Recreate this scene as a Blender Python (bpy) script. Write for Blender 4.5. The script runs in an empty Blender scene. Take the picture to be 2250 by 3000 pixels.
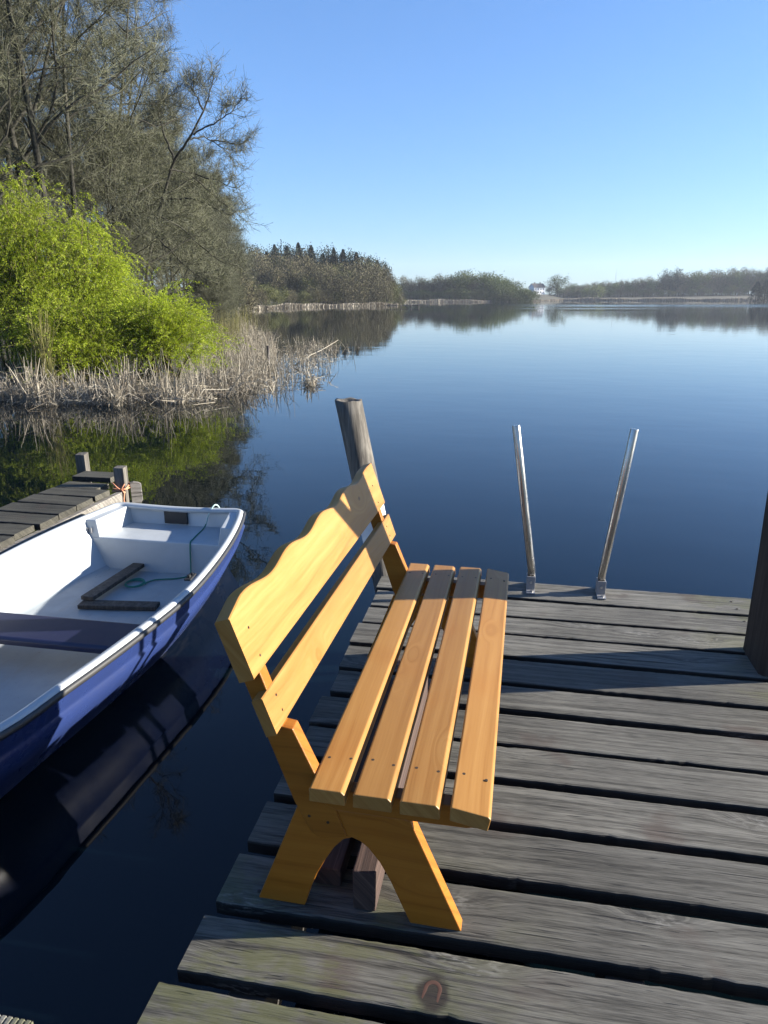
import bpy, bmesh, math, random
import numpy as np
from mathutils import Vector, Matrix, Euler
R = math.radians
random.seed(7)
rng = np.random.default_rng(11)
SC = bpy.context.scene
COL = SC.collection

# ---------------------------------------------------------------- camera frame
PITCH = math.atan((1500 - 868) / 2050.0)
YAW = R(10.5)
EYE = 1.63
CY, SY, CP = math.cos(YAW), math.sin(YAW), math.cos(PITCH)
WATER = -0.58
SUN_ROT, SUN_EL = R(75.5), R(17.2)


def cam2w(xc, yc):
    return xc * CY - yc * SY, xc * SY + yc * CY


def at(px, d):
    """ground position in the direction of a picture column, d metres ahead"""
    return cam2w((px - 1125) / 2050.0 * CP * d, d)


# ---------------------------------------------------------------- bookkeeping
def tag(o, label=None, cat=None, group=None, kind=None):
    if label: o['label'] = label
    if cat: o['category'] = cat
    if group: o['group'] = group
    if kind: o['kind'] = kind
    return o


def link(name, me, parent=None, loc=None, rot=None):
    o = bpy.data.objects.new(name, me)
    COL.objects.link(o)
    if parent: o.parent = parent
    if loc is not None: o.location = loc
    if rot is not None: o.rotation_euler = rot
    return o


def thing(name, label, cat, loc=(0, 0, 0), rz=0, group=None):
    o = link(name, None, None, loc, (0, 0, rz))
    o.empty_display_size = .1
    return tag(o, label, cat, group)


def shade(me, smooth=True):
    me.polygons.foreach_set('use_smooth', [smooth] * len(me.polygons))


def bm_obj(name, bm, mats, parent=None, smooth=False, bevel=0, seg=2, loc=None, rot=None):
    bmesh.ops.recalc_face_normals(bm, faces=bm.faces)
    me = bpy.data.meshes.new(name)
    bm.to_mesh(me); bm.free()
    for m in (mats if isinstance(mats, (list, tuple)) else [mats]): me.materials.append(m)
    shade(me, smooth)
    o = link(name, me, parent, loc, rot)
    if bevel:
        b = o.modifiers.new('bevel', 'BEVEL'); b.width = bevel; b.segments = seg
        b.limit_method = 'ANGLE'; b.angle_limit = R(35)
    return o


def np_obj(name, V, F, mats, parent=None, smooth=False, mi=None, loc=None, rot=None):
    """V (n,3), F (m,k) with k = 3 or 4"""
    V = np.asarray(V, np.float32); F = np.asarray(F, np.int32)
    me = bpy.data.meshes.new(name)
    me.vertices.add(len(V)); me.vertices.foreach_set('co', V.ravel())
    k = F.shape[1]
    me.loops.add(F.size); me.loops.foreach_set('vertex_index', F.ravel())
    me.polygons.add(len(F))
    me.polygons.foreach_set('loop_start', np.arange(len(F), dtype=np.int32) * k)
    for m in (mats if isinstance(mats, (list, tuple)) else [mats]): me.materials.append(m)
    if mi is not None: me.polygons.foreach_set('material_index', np.asarray(mi, np.int32))
    me.update(calc_edges=True)
    shade(me, smooth)
    return link(name, me, parent, loc, rot)


def box(bm, x0, x1, y0, y1, z0, z1, M=None):
    vs = [bm.verts.new((x, y, z)) for z in (z0, z1) for y in (y0, y1) for x in (x0, x1)]
    if M: 
        for v in vs: v.co = M @ v.co
    for f in ((0, 1, 3, 2), (4, 6, 7, 5), (0, 4, 5, 1), (1, 5, 7, 3), (3, 7, 6, 2), (2, 6, 4, 0)):
        bm.faces.new([vs[i] for i in f])
    return vs


def prism(bm, pts, y0, y1):
    """polygon in x,z pushed out along y"""
    a = [bm.verts.new((x, y0, z)) for x, z in pts]
    b = [bm.verts.new((x, y1, z)) for x, z in pts]
    bm.faces.new(a); bm.faces.new(b[::-1])
    n = len(pts)
    for i in range(n):
        bm.faces.new((a[i], b[i], b[(i + 1) % n], a[(i + 1) % n]))


def tube(bm, pts, rads, n=12, caps=True):
    pts = [Vector(p) for p in pts]
    rings = []
    up = Vector((0.31, 0.17, 0.93)).normalized()
    for i, p in enumerate(pts):
        t = (pts[min(i + 1, len(pts) - 1)] - pts[max(i - 1, 0)]).normalized()
        u = t.cross(up)
        if u.length < 1e-3: u = t.cross(Vector((1, 0, 0)))
        u.normalize(); w = t.cross(u)
        r = rads[i] if isinstance(rads, (list, tuple)) else rads
        rings.append([bm.verts.new(p + r * (math.cos(2 * math.pi * k / n) * u + math.sin(2 * math.pi * k / n) * w)) for k in range(n)])
    for a, b in zip(rings, rings[1:]):
        for k in range(n):
            bm.faces.new((a[k], a[(k + 1) % n], b[(k + 1) % n], b[k]))
    if caps:
        bm.faces.new(rings[0][::-1]); bm.faces.new(rings[-1])
    return rings


# ---------------------------------------------------------------- materials
ALB = .78            # overall reflectance, with the exposure set for the low sun


class Mat:
    def __init__(s, name):
        s.m = bpy.data.materials.new(name); s.m.use_nodes = True
        s.t = s.m.node_tree; s.b = s.t.nodes['Principled BSDF']
        s.out = s.t.nodes['Material Output']

    def n(s, typ, ins=None, out=0, **props):
        nd = s.t.nodes.new(typ)
        for k, v in props.items(): setattr(nd, k, v)
        for k, v in (ins or {}).items():
            sk = nd.inputs[k]
            if isinstance(v, bpy.types.NodeSocket): s.t.links.new(v, sk)
            else: sk.default_value = v
        return nd.outputs[out]

    def set(s, **kw):
        if isinstance(kw.get('Base_Color'), bpy.types.NodeSocket):
            kw['Base_Color'] = s.mix(1.0, kw['Base_Color'], (ALB, ALB, ALB), 'MULTIPLY')
        for k, v in kw.items():
            k = k.replace('_', ' ')
            sk = s.b.inputs[k]
            if isinstance(v, bpy.types.NodeSocket): s.t.links.new(v, sk)
            else: sk.default_value = v
        return s.m

    def math(s, op, a, b=0.0, c=0.0, clamp=False):
        return s.n('ShaderNodeMath', {0: a, 1: b, 2: c}, operation=op, use_clamp=clamp)

    def mix(s, f, a, b, mode='MIX'):
        nd = s.t.nodes.new('ShaderNodeMix'); nd.data_type = 'RGBA'; nd.blend_type = mode
        for i, v in ((0, f), (6, a), (7, b)):
            if isinstance(v, bpy.types.NodeSocket): s.t.links.new(v, nd.inputs[i])
            else: nd.inputs[i].default_value = v if i == 0 else rgb(v)
        return nd.outputs[2]

    def ramp(s, f, *stops):
        nd = s.t.nodes.new('ShaderNodeValToRGB')
        s.t.links.new(f, nd.inputs[0])
        e = nd.color_ramp.elements
        while len(e) < len(stops): e.new(.5)
        for el, (p, c) in zip(e, stops):
            el.position = p; el.color = rgb(c)
        return nd.outputs[0]

    def map(s, v, a, b, c=0., d=1., smooth=False):
        return s.n('ShaderNodeMapRange', {0: v, 1: a, 2: b, 3: c, 4: d}, interpolation_type='SMOOTHSTEP' if smooth else 'LINEAR')

    def noise(s, vec, scale, detail=4, rough=.55, dist=0., col=False):
        return s.n('ShaderNodeTexNoise', {'Vector': vec, 'Scale': scale, 'Detail': detail, 'Roughness': rough, 'Distortion': dist}, out=1 if col else 0)

    def scale(s, vec, sc, off=(0, 0, 0)):
        nd = s.t.nodes.new('ShaderNodeMapping')
        s.t.links.new(vec, nd.inputs[0])
        nd.inputs[3].default_value = sc; nd.inputs[1].default_value = off
        return nd.outputs[0]

    def obj(s): return s.n('ShaderNodeTexCoord', out=3)
    def pos(s): return s.n('ShaderNodeNewGeometry', out=0)
    def island(s): return s.n('ShaderNodeNewGeometry', out=8)
    def rand(s): return s.n('ShaderNodeObjectInfo', out=5)

    def bump(s, h, strength, dist=.01):
        return s.n('ShaderNodeBump', {'Strength': strength, 'Distance': dist, 'Height': h})

    def shifted(s, k=37.0):
        """object coordinates moved by a random amount per object"""
        r = s.math('MULTIPLY', s.rand(), k)
        cv = s.n('ShaderNodeCombineXYZ', {0: r, 1: s.math('MULTIPLY', r, 1.7), 2: 0.0})
        return s.n('ShaderNodeVectorMath', {0: s.obj(), 1: cv}, operation='ADD')


def rgb(c): return (*c, 1.0) if len(c) == 3 else c


def plain(name, col, rough=.6, metal=0., **kw):
    m = Mat(name)
    p = m.obj()
    n1 = m.noise(p, 9.0, 5)
    c = m.mix(m.map(n1, .3, .7), tuple(x * .82 for x in col), tuple(min(1, x * 1.1) for x in col))
    kw2 = {k: v for k, v in kw.items()}
    return m.set(Base_Color=c, Roughness=rough, Metallic=metal, **kw2)


def grain(m, axis, fine=55.0, knots=(1.1, 5.0), knot_r=.16, xs=.8):
    """streaks along one axis bending round scattered knots: (streak 0..1, fine 0..1, knot 0..1)"""
    v = m.shifted()
    sx = m.n('ShaderNodeSeparateXYZ', {0: v}, out=0); 
    nd = sx.node; X, Yv, Zv = nd.outputs
    if axis == 'Y': X, Yv = Yv, X
    side = m.math('ADD', Yv, m.math('MULTIPLY', Zv, .9))
    kv = m.n('ShaderNodeCombineXYZ', {0: m.math('MULTIPLY', X, knots[0]), 1: m.math('MULTIPLY', side, knots[1]), 2: 0.0})
    wob = m.noise(kv, 2.0, 2)
    kd = m.n('ShaderNodeTexVoronoi', {'Vector': kv, 'Scale': 1.0, 'Randomness': 1.0}, feature='F1')
    kd = m.math('ADD', kd, m.math('MULTIPLY', m.math('SUBTRACT', wob, .5), .08))
    bulge = m.map(kd, knot_r * 2.2, 0.0, 0., 1., True)
    low = m.noise(m.n('ShaderNodeCombineXYZ', {0: m.math('MULTIPLY', X, .9), 1: m.math('MULTIPLY', side, 4.0), 2: 0.0}), 1.0, 2)
    g = m.math('ADD', m.math('MULTIPLY', side, fine), m.math('MULTIPLY', bulge, 4.0))
    g = m.math('ADD', g, m.math('MULTIPLY', low, 4.0))
    gv = m.n('ShaderNodeCombineXYZ', {0: m.math('MULTIPLY', X, xs), 1: m.math('MULTIPLY', g, 1.25), 2: 0.0})
    streak = m.noise(gv, .55, 3, .6)
    gv2 = m.n('ShaderNodeCombineXYZ', {0: m.math('MULTIPLY', X, 6.0 * xs), 1: m.math('MULTIPLY', g, 4.2), 2: 3.0})
    fines = m.noise(gv2, 1.0, 3, .65)
    knot = m.map(kd, knot_r * .42, knot_r * .2, 0., 1., True)
    m.kd = kd
    return streak, fines, knot, v


def deck_mat(name, lo, hi, moss=True):
    m = Mat(name)
    st, fi, kn, v = grain(m, 'X', fine=62, knots=(1.7, 5.2), knot_r=.17, xs=2.0)
    P = m.pos()
    f = m.math('ADD', m.math('MULTIPLY', st, .62), m.math('MULTIPLY', fi, .38))
    fuzz = m.noise(m.scale(v, (14, 210, 210)), 1.0, 2, .6)
    f = m.math('ADD', f, m.math('MULTIPLY', m.math('SUBTRACT', fuzz, .5), .30))
    c = m.ramp(f, (.30, tuple(x * .30 for x in lo)), (.42, lo), (.53, tuple((a + b) / 2 for a, b in zip(lo, hi))), (.68, hi))
    tone = m.map(m.rand(), 0, 1, .74, 1.2)
    cl = m.noise(P, 2.2, 4)
    tone = m.math('MULTIPLY', tone, m.map(cl, .3, .7, .72, 1.2))
    c = m.mix(1.0, c, m.n('ShaderNodeCombineXYZ', {0: tone, 1: tone, 2: tone}), 'MULTIPLY')
    # brownish stains
    st2 = m.map(m.noise(m.scale(P, (1, 1, 1), (5, 3, 0)), 3.1, 3), .58, .72, 0, .55, True)
    c = m.mix(st2, c, (.065, .040, .031))
    # dark cracks
    cr = m.noise(m.scale(v, (1.6, 60, 60)), 1.0, 2, .5)
    c = m.mix(m.map(cr, .37, .29, 0., .9), c, (.015, .013, .012))
    dash = m.noise(m.scale(v, (7, 120, 120), (0, 3, 0)), 1.0, 2, .5)
    c = m.mix(m.map(dash, .33, .26, 0., .8), c, (.014, .012, .011))
    fleck = m.math('MULTIPLY', m.map(m.kd, .26, .10, 0, 1, True), m.map(m.noise(m.scale(v, (26, 90, 90)), 1.0, 3, .6), .48, .64, 0, .5, True))
    c = m.mix(fleck, c, (.30, .29, .265))
    c = m.mix(kn, c, (.035, .026, .02))
    sx_, sy_ = (m.n('ShaderNodeSeparateXYZ', {0: P}).node.outputs[i] for i in (0, 1))
    ring = m.math('SQRT', m.math('ADD', m.math('POWER', m.math('MULTIPLY', m.math('ADD', sx_, .118), 1.3), 2.0), m.math('POWER', m.math('SUBTRACT', sy_, 1.29), 2.0)))
    ring = m.math('ADD', ring, m.math('MULTIPLY', m.math('SUBTRACT', m.noise(P, 26.0, 4), .5), .035))
    if moss:
        sp = m.n('ShaderNodeSeparateXYZ', {0: P}).node
        dx = m.map(sp.outputs[0], .35, -.35, 0, 1, True)
        dy = m.map(sp.outputs[1], 1.95, 1.25, 0, 1, True)
        edge = m.math('MULTIPLY', m.map(sp.outputs[0], .85, 1.2, 0, .8, True), m.map(sp.outputs[1], 2.5, 2.95, 0, 1, True))
        mm = m.math('MAXIMUM', m.math('MULTIPLY', dx, dy), edge)
        mn = m.noise(P, 5.5, 5, .65)
        mk = m.map(m.math('MULTIPLY', mn, m.map(st, .3, .7, .75, 1.2)), .42, .60, 0, 1, True)
        c = m.mix(m.math('MULTIPLY', m.math('MULTIPLY', mm, mk), .55), c, (.085, .090, .022))
    c = m.mix(m.map(ring, .062, .036, 0, .88, True), c, (.016, .010, .009))
    h = m.math('ADD', m.math('MULTIPLY', st, .7), m.math('MULTIPLY', fi, .5))
    h = m.math('SUBTRACT', h, m.math('ADD', m.map(cr, .36, .26, 0, .8), m.map(dash, .34, .25, 0, .7)))
    return m.set(Base_Color=c, Roughness=m.map(fi, .3, .7, .62, .9), Normal=m.bump(h, .85, .004), Specular_IOR_Level=.35)


def bench_mat(name, axis, t=(1, 1, 1)):
    m = Mat(name)
    st, fi, kn, v = grain(m, axis, fine=48, knots=(2.1, 6.5), knot_r=.12)
    f = m.math('ADD', m.math('MULTIPLY', st, .7), m.math('MULTIPLY', fi, .3))
    tt = lambda a: tuple(p * q for p, q in zip(a, t))
    c = m.ramp(f, (.28, tt((.235, .098, .018))), (.42, tt((.325, .152, .034))), (.56, tt((.375, .188, .047))), (.72, tt((.43, .228, .064))))
    tone = m.map(m.rand(), 0, 1, .88, 1.1)
    c = m.mix(1.0, c, m.n('ShaderNodeCombineXYZ', {0: tone, 1: tone, 2: tone}), 'MULTIPLY')
    halo = m.noise(m.scale(v, (2, 2, 2)), 1.3, 2)
    c = m.mix(m.map(halo, .55, .8, 0, .4), c, (.33, .12, .018))
    c = m.mix(m.math('MULTIPLY', kn, .85), c, (.10, .038, .012))
    return m.set(Base_Color=c, Roughness=m.map(fi, .3, .7, .36, .5), Normal=m.bump(f, .15, .002), Coat_Weight=.06, Coat_Roughness=.3, Specular_IOR_Level=.22)


M_deck = deck_mat('weathered_deck', (.069, .0645, .054), (.205, .195, .168))
M_oldplank = deck_mat('old_plank', (.040, .0375, .028), (.10, .094, .074), moss=False)
M_pale_beam = deck_mat('pale_beam', (.14, .128, .11), (.33, .31, .28), moss=False)
M_under = deck_mat('dark_beam', (.05, .045, .04), (.11, .10, .09), moss=False)
M_side = deck_mat('shade_plank_side', (.010, .009, .008), (.026, .024, .021), moss=False)  # sides and undersides coloured dark so the gaps read as deep shade
M_bx = bench_mat('varnished_pine_cross', 'X', (1.0, .72, .32))
M_by = bench_mat('varnished_pine_length', 'Y', (.98, 1.0, 1.10))


def round_post_mat(name, lo, hi):
    m = Mat(name)
    v = m.shifted()
    a = m.noise(m.scale(v, (26, 26, 1.6)), 1.0, 4, .62)
    b = m.noise(m.scale(v, (90, 90, 5)), 1.0, 3, .6)
    f = m.math('ADD', m.math('MULTIPLY', a, .65), m.math('MULTIPLY', b, .35))
    c = m.ramp(f, (.3, tuple(x * .45 for x in lo)), (.48, lo), (.68, hi))
    return m.set(Base_Color=c, Roughness=.85, Normal=m.bump(f, .8, .006), Specular_IOR_Level=.3)


M_post = round_post_mat('grey_post', (.10, .09, .077), (.22, .205, .178))
M_darkpost = round_post_mat('dark_post', (.032, .024, .019), (.07, .056, .045))
M_timber = round_post_mat('red_timber', (.20, .105, .072), (.40, .25, .18))


def timber_mat():
    m = Mat('reddish_timber')
    st, fi, kn, v = grain(m, 'Y', fine=70)
    f = m.math('ADD', m.math('MULTIPLY', st, .6), m.math('MULTIPLY', fi, .4))
    c = m.ramp(f, (.3, (.016, .008, .006)), (.5, (.045, .022, .015)), (.7, (.12, .072, .055)))
    return m.set(Base_Color=c, Roughness=.85, Normal=m.bump(f, .7, .004))


M_timber = timber_mat()


def steel_mat():
    m = Mat('stainless_steel')
    v = m.obj()
    s = m.noise(m.scale(v, (60, 60, 2)), 1.0, 3)
    return m.set(Base_Color=(.42, .40, .37, 1), Metallic=1.0, Roughness=m.map(s, .3, .7, .2, .36))


M_steel = steel_mat()
M_bracket = plain('galvanised_bracket', (.30, .30, .31), .5, .35)
M_screw = plain('rusty_screw', (.05, .035, .025), .7, .3)
M_bright_screw = plain('zinc_screw', (.7, .68, .65), .35, .9)
M_rust = plain('rusty_iron', (.075, .030, .019), .9)
M_rubber = plain('black_rubber', (.03, .03, .032), .55)
M_pad = plain('black_board', (.012, .012, .013), .6)
M_rope_g = plain('green_rope', (.03, .20, .14), .8)
M_rope_w = plain('pale_rope', (.45, .62, .58), .8)
M_rope_o = plain('orange_rope', (.62, .27, .15), .8)
M_loose = round_post_mat('grey_brown_board', (.075, .060, .048), (.16, .135, .108))
M_band = plain('white_band', (.80, .79, .77), .5)
M_wet = plain('wet_wood', (.055, .042, .032), .55)


def gel_mat(name, col, rough, dirt=.0, scr=False):
    m = Mat(name)
    v = m.obj()
    n1 = m.noise(v, 5.0, 6, .6)
    c = m.mix(m.map(n1, .35, .75), col, tuple(x * .84 for x in col))
    if dirt:
        d = m.noise(m.scale(v, (9, 1.6, 4)), 1.6, 5, .65)
        c = m.mix(m.map(d, .5, .75, 0, dirt, True), c, (.30, .29, .26))
        sp = m.noise(v, 55.0, 2)
        c = m.mix(m.map(sp, .70, .74, 0, .6), c, (.12, .10, .08))
    if scr:
        s = m.noise(m.scale(v, (20, 2.2, 30), (3, 1, 0)), 2.2, 4, .7, 1.2)
        c = m.mix(m.map(s, .69, .74, 0, .45), c, (.22, .23, .32))
        low = m.n('ShaderNodeSeparateXYZ', {0: m.pos()}).node.outputs[2]
        sc = m.math('MULTIPLY', m.map(low, -.46, -.56, 0, 1), m.map(s, .5, .62, 0, .5))
        c = m.mix(sc, c, (.20, .20, .24))
    return m.set(Base_Color=c, Roughness=m.map(n1, .3, .7, rough, rough + .14), Specular_IOR_Level=.5, Normal=m.bump(n1, .05, .01))


M_white = gel_mat('white_gelcoat', (.47, .50, .52), .3)
M_floor = gel_mat('white_floor', (.33, .365, .385), .4, dirt=.45)
M_blue = gel_mat('blue_gelcoat', (.020, .036, .125), .22, scr=True)
M_seatblue = gel_mat('blue_seat', (.014, .017, .055), .34)


def leaf_mat(name, cols, trans=.35, rough=.55, islands=True):
    m = Mat(name)
    f = m.island() if islands else m.noise(m.pos(), .6, 3)
    n = len(cols)
    c = m.ramp(f, *[(i / max(1, n - 1), cc) for i, cc in enumerate(cols)])
    clump = m.noise(m.obj(), 1.1, 3)
    tone = m.map(clump, .3, .7, .7, 1.22)
    orand = m.map(m.rand(), 0, 1, .82, 1.16)
    tone = m.math('MULTIPLY', tone, orand)
    c = m.mix(1.0, c, m.n('ShaderNodeCombineXYZ', {0: tone, 1: tone, 2: tone}), 'MULTIPLY')
    m.set(Base_Color=c, Roughness=rough, Specular_IOR_Level=.25)
    if trans:
        tr = m.n('ShaderNodeBsdfTranslucent', {'Color': m.mix(1.0, c, (ALB, ALB, ALB), 'MULTIPLY')})
        mx = m.n('ShaderNodeMixShader', {0: trans, 1: m.b.outputs[0], 2: tr})
        m.t.links.new(mx, m.out.inputs[0])
    return m.m


M_willow = leaf_mat('willow_leaf', [(.24, .34, .016), (.37, .47, .024), (.48, .55, .04), (.30, .41, .016)], .5)
M_willow_bark = round_post_mat('willow_bark', (.10, .085, .035), (.2, .17, .07))
M_bark = round_post_mat('bark', (.026, .024, .017), (.085, .080, .060))
M_twig = leaf_mat('twigs', [(.086, .086, .056), (.114, .115, .076), (.140, .140, .095), (.100, .106, .060)], .0, .8)
M_bud = leaf_mat('buds', [(.135, .15, .055), (.17, .19, .065), (.13, .13, .06)], .3, .7)
M_reed = leaf_mat('reeds', [(.26, .23, .175), (.36, .32, .25), (.46, .42, .34), (.29, .25, .195), (.19, .15, .105)], .12, .7)
M_reed_green = leaf_mat('fresh_reeds', [(.18, .19, .04), (.26, .24, .08), (.24, .21, .12)], .25, .7)
M_far_bare = leaf_mat('far_bare', [(.105, .088, .054), (.13, .11, .068), (.118, .115, .048), (.09, .076, .050)], .0, .85)
M_far_olive = leaf_mat('far_olive', [(.10, .11, .036), (.125, .135, .042), (.10, .094, .045)], .1, .85)
M_far_green = leaf_mat('far_green', [(.072, .100, .030), (.10, .128, .038), (.070, .086, .032)], .2, .85)
M_pale_green = leaf_mat('pale_green', [(.13, .17, .05), (.17, .20, .06)], .3, .8)
M_conifer = leaf_mat('conifer', [(.014, .028, .020), (.022, .040, .028), (.018, .032, .020)], .0, .8)


def ground_mat():
    m = Mat('bank_ground')
    P = m.pos()
    n1 = m.noise(P, .8, 6, .65); n2 = m.noise(P, 6.0, 4)
    c = m.ramp(n1, (.3, (.020, .018, .010)), (.5, (.042, .038, .021)), (.7, (.034, .044, .015)))
    c = m.mix(m.map(n2, .4, .65, 0, .5), c, (.075, .066, .042))
    return m.set(Base_Color=c, Roughness=.95, Normal=m.bump(n2, .6, .1))


M_ground = ground_mat()


def water_mat():
    m = Mat('lake_water')
    P = m.pos()
    big = m.noise(m.scale(P, (.55, .8, 1)), 1.0, 2, .5)
    mid = m.noise(m.scale(P, (2.2, 3.4, 1), (7, 2, 0)), 1.0, 2, .5)
    fine = m.noise(m.scale(P, (9, 13, 1)), 1.0, 2, .5)
    # wind lanes far out: bands of finer ripple lying across the view
    rot = m.n('ShaderNodeVectorRotate', {'Vector': P, 'Angle': -YAW}, rotation_type='Z_AXIS')
    lane = m.noise(m.scale(rot, (.006, .034, 1), (3.1, 1.7, 0)), 1.0, 3, .55)
    sp = m.n('ShaderNodeSeparateXYZ', {0: rot}).node
    far = m.math('MULTIPLY', m.map(sp.outputs[1], 70, 190, 0, 1, True), m.map(sp.outputs[0], -4, 40, 0, 1, True))
    lanes = m.math('MULTIPLY', m.map(lane, .47, .58, 0, 1, True), far)
    h = m.math('ADD', m.math('MULTIPLY', big, .0045), m.math('MULTIPLY', mid, .0009))
    h = m.math('ADD', h, m.math('MULTIPLY', fine, m.math('ADD', .00008, m.math('MULTIPLY', lanes, .004))))
    nrm = m.n('ShaderNodeBump', {'Strength': 1.0, 'Distance': 1.0, 'Height': h})
    depth = m.noise(m.scale(P, (.3, .3, 1)), 1.0, 2)
    c = m.mix(m.map(depth, .3, .7), (.0012, .0040, .0066), (.0017, .0052, .0082))
    return m.set(Base_Color=c, Roughness=m.math('ADD', .012, m.math('MULTIPLY', lanes, .10)), IOR=1.333, Normal=nrm, Specular_IOR_Level=.5)


M_water = water_mat()

# ---------------------------------------------------------------- world, sun, camera
W = bpy.data.worlds.new('World'); SC.world = W; W.use_nodes = True
wt = W.node_tree
SKY_G, SKY_T = .80, (.78, 1.12, 1.68)          # a little flatter and bluer than the raw sky
sky = wt.nodes.new('ShaderNodeTexSky'); sky.sky_type = 'NISHITA'; sky.sun_disc = False
sky.sun_elevation = SUN_EL; sky.sun_rotation = SUN_ROT
sky.altitude = 60; sky.air_density = 1.1; sky.dust_density = 0.4; sky.ozone_density = 3.0
gm = wt.nodes.new('ShaderNodeGamma'); gm.inputs[1].default_value = SKY_G
tn = wt.nodes.new('ShaderNodeMix'); tn.data_type = 'RGBA'; tn.blend_type = 'MULTIPLY'; tn.inputs[0].default_value = 1; tn.inputs[7].default_value = (*SKY_T, 1)
wt.links.new(sky.outputs[0], gm.inputs[0]); wt.links.new(gm.outputs[0], tn.inputs[6])
wt.links.new(tn.outputs[2], wt.nodes['Background'].inputs[0])
wt.nodes['Background'].inputs[1].default_value = .053

sl = bpy.data.lights.new('sun', 'SUN'); sl.energy = 5.0; sl.angle = R(.53); sl.color = (1.0, .93, .81)
sd = Vector((math.sin(SUN_ROT) * math.cos(SUN_EL), math.cos(SUN_ROT) * math.cos(SUN_EL), math.sin(SUN_EL)))
so = link('sun', sl); so.rotation_euler = sd.to_track_quat('Z', 'Y').to_euler(); so.location = sd * 60

cd = bpy.data.cameras.new('camera'); cd.sensor_fit = 'HORIZONTAL'; cd.sensor_width = 36
cd.lens = 36 * 2050 / 2250.0; cd.clip_start = .05; cd.clip_end = 8000
co = link('camera', cd, None, (0, 0, EYE), (R(90) - PITCH, 0, YAW)); SC.camera = co
SC.view_settings.view_transform = 'Standard'; SC.view_settings.look = 'None'
SC.view_settings.gamma = 1; SC.view_settings.exposure = 1.9

# ---------------------------------------------------------------- lake and land
AZ = []
for px, r in ((0, 17.8), (300, 17.4), (500, 18), (570, 22), (630, 33), (670, 62), (700, 120), (870, 158), (1000, 168),
              (1165, 186), (1185, 285), (1400, 300), (1560, 330), (1650, 405), (2250, 412)):
    AZ.append((math.degrees(math.atan((px - 1125) / 2050 * CP)), r))
AZ = [(-180, 7), (-150, 9), (-120, 14), (-80, 16), (-45, 16.5)] + AZ + [(60, 330), (90, 260), (130, 90), (160, 14), (180, 7)]
azs, rs = np.array(AZ).T


def shore_r(a): return np.interp(a, azs, rs)


def land_z(r, RR):
    d = r - RR
    up = .05 + np.minimum(d * .09, .5) + np.clip(d - 6, 0, 60) * .045
    return np.where(d > 0, WATER + up, WATER + np.maximum(d * .25, -1.4))


def gz(x, y):
    """ground height at a world position"""
    xc, yc = x * CY + y * SY, -x * SY + y * CY
    a = np.degrees(np.arctan2(xc, yc))
    return float(land_z(np.hypot(xc, yc), shore_r(a)))


th = np.radians(np.r_[np.arange(-180, -32, 4.), np.arange(-32, 32, .4), np.arange(32, 180, 4.)])
rr = np.r_[0.6, 2, 4, 6, np.geomspace(8, 900, 120), 1400]
TH, RRg = np.meshgrid(th, rr, indexing='ij')
Zg = land_z(RRg, shore_r(np.degrees(TH)))
Zg = Zg + np.where(RRg > shore_r(np.degrees(TH)) + .3, .05 * np.sin(RRg * 3.1 + TH * 90) * np.cos(TH * 210), 0)
xw, yw = cam2w(RRg * np.sin(TH), RRg * np.cos(TH))
nT, nR = TH.shape
V = np.c_[xw.ravel(), yw.ravel(), Zg.ravel()]
ii, jj = np.meshgrid(np.arange(nT), np.arange(nR - 1), indexing='ij')
i2 = (ii + 1) % nT
F = np.stack([ii * nR + jj, i2 * nR + jj, i2 * nR + jj + 1, ii * nR + jj + 1], -1).reshape(-1, 4)
cen = len(V); V = np.r_[V, [[0, 0, WATER - 1.4]]]
o = np_obj('ground', V, F[:, ::-1], M_ground, smooth=True); tag(o, kind='structure')
s = 980
g_ = np.array([[-s, -s, WATER], [s, -s, WATER], [s, s, WATER], [-s, s, WATER]])
o = np_obj('water', g_, [[0, 1, 2, 3]], M_water); tag(o, kind='structure')

# ---------------------------------------------------------------- jetty deck
gaps = [3.955, 3.705, 3.467, 3.260, 3.017, 2.775, 2.560, 2.330, 2.117, 1.894, 1.662, 1.430, 1.218, .985, .75, .52, .28, .05, -.18, -.42, -.66]
gw = [0, .024, .025, .020, .034, .030, .036, .023, .034, .036, .048, .044, .038] + [.034] * 9
jetty = thing('jetty', 'weathered grey plank deck of the jetty with gaps between its boards', 'jetty')
XL, XR = -.74, 1.5
jl = [-.735, -.72, -.722, -.735, -.728, -.715, -.74, -.728, -.74, -.748, -.752, -.762, -.79, -.81, -.8]


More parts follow.
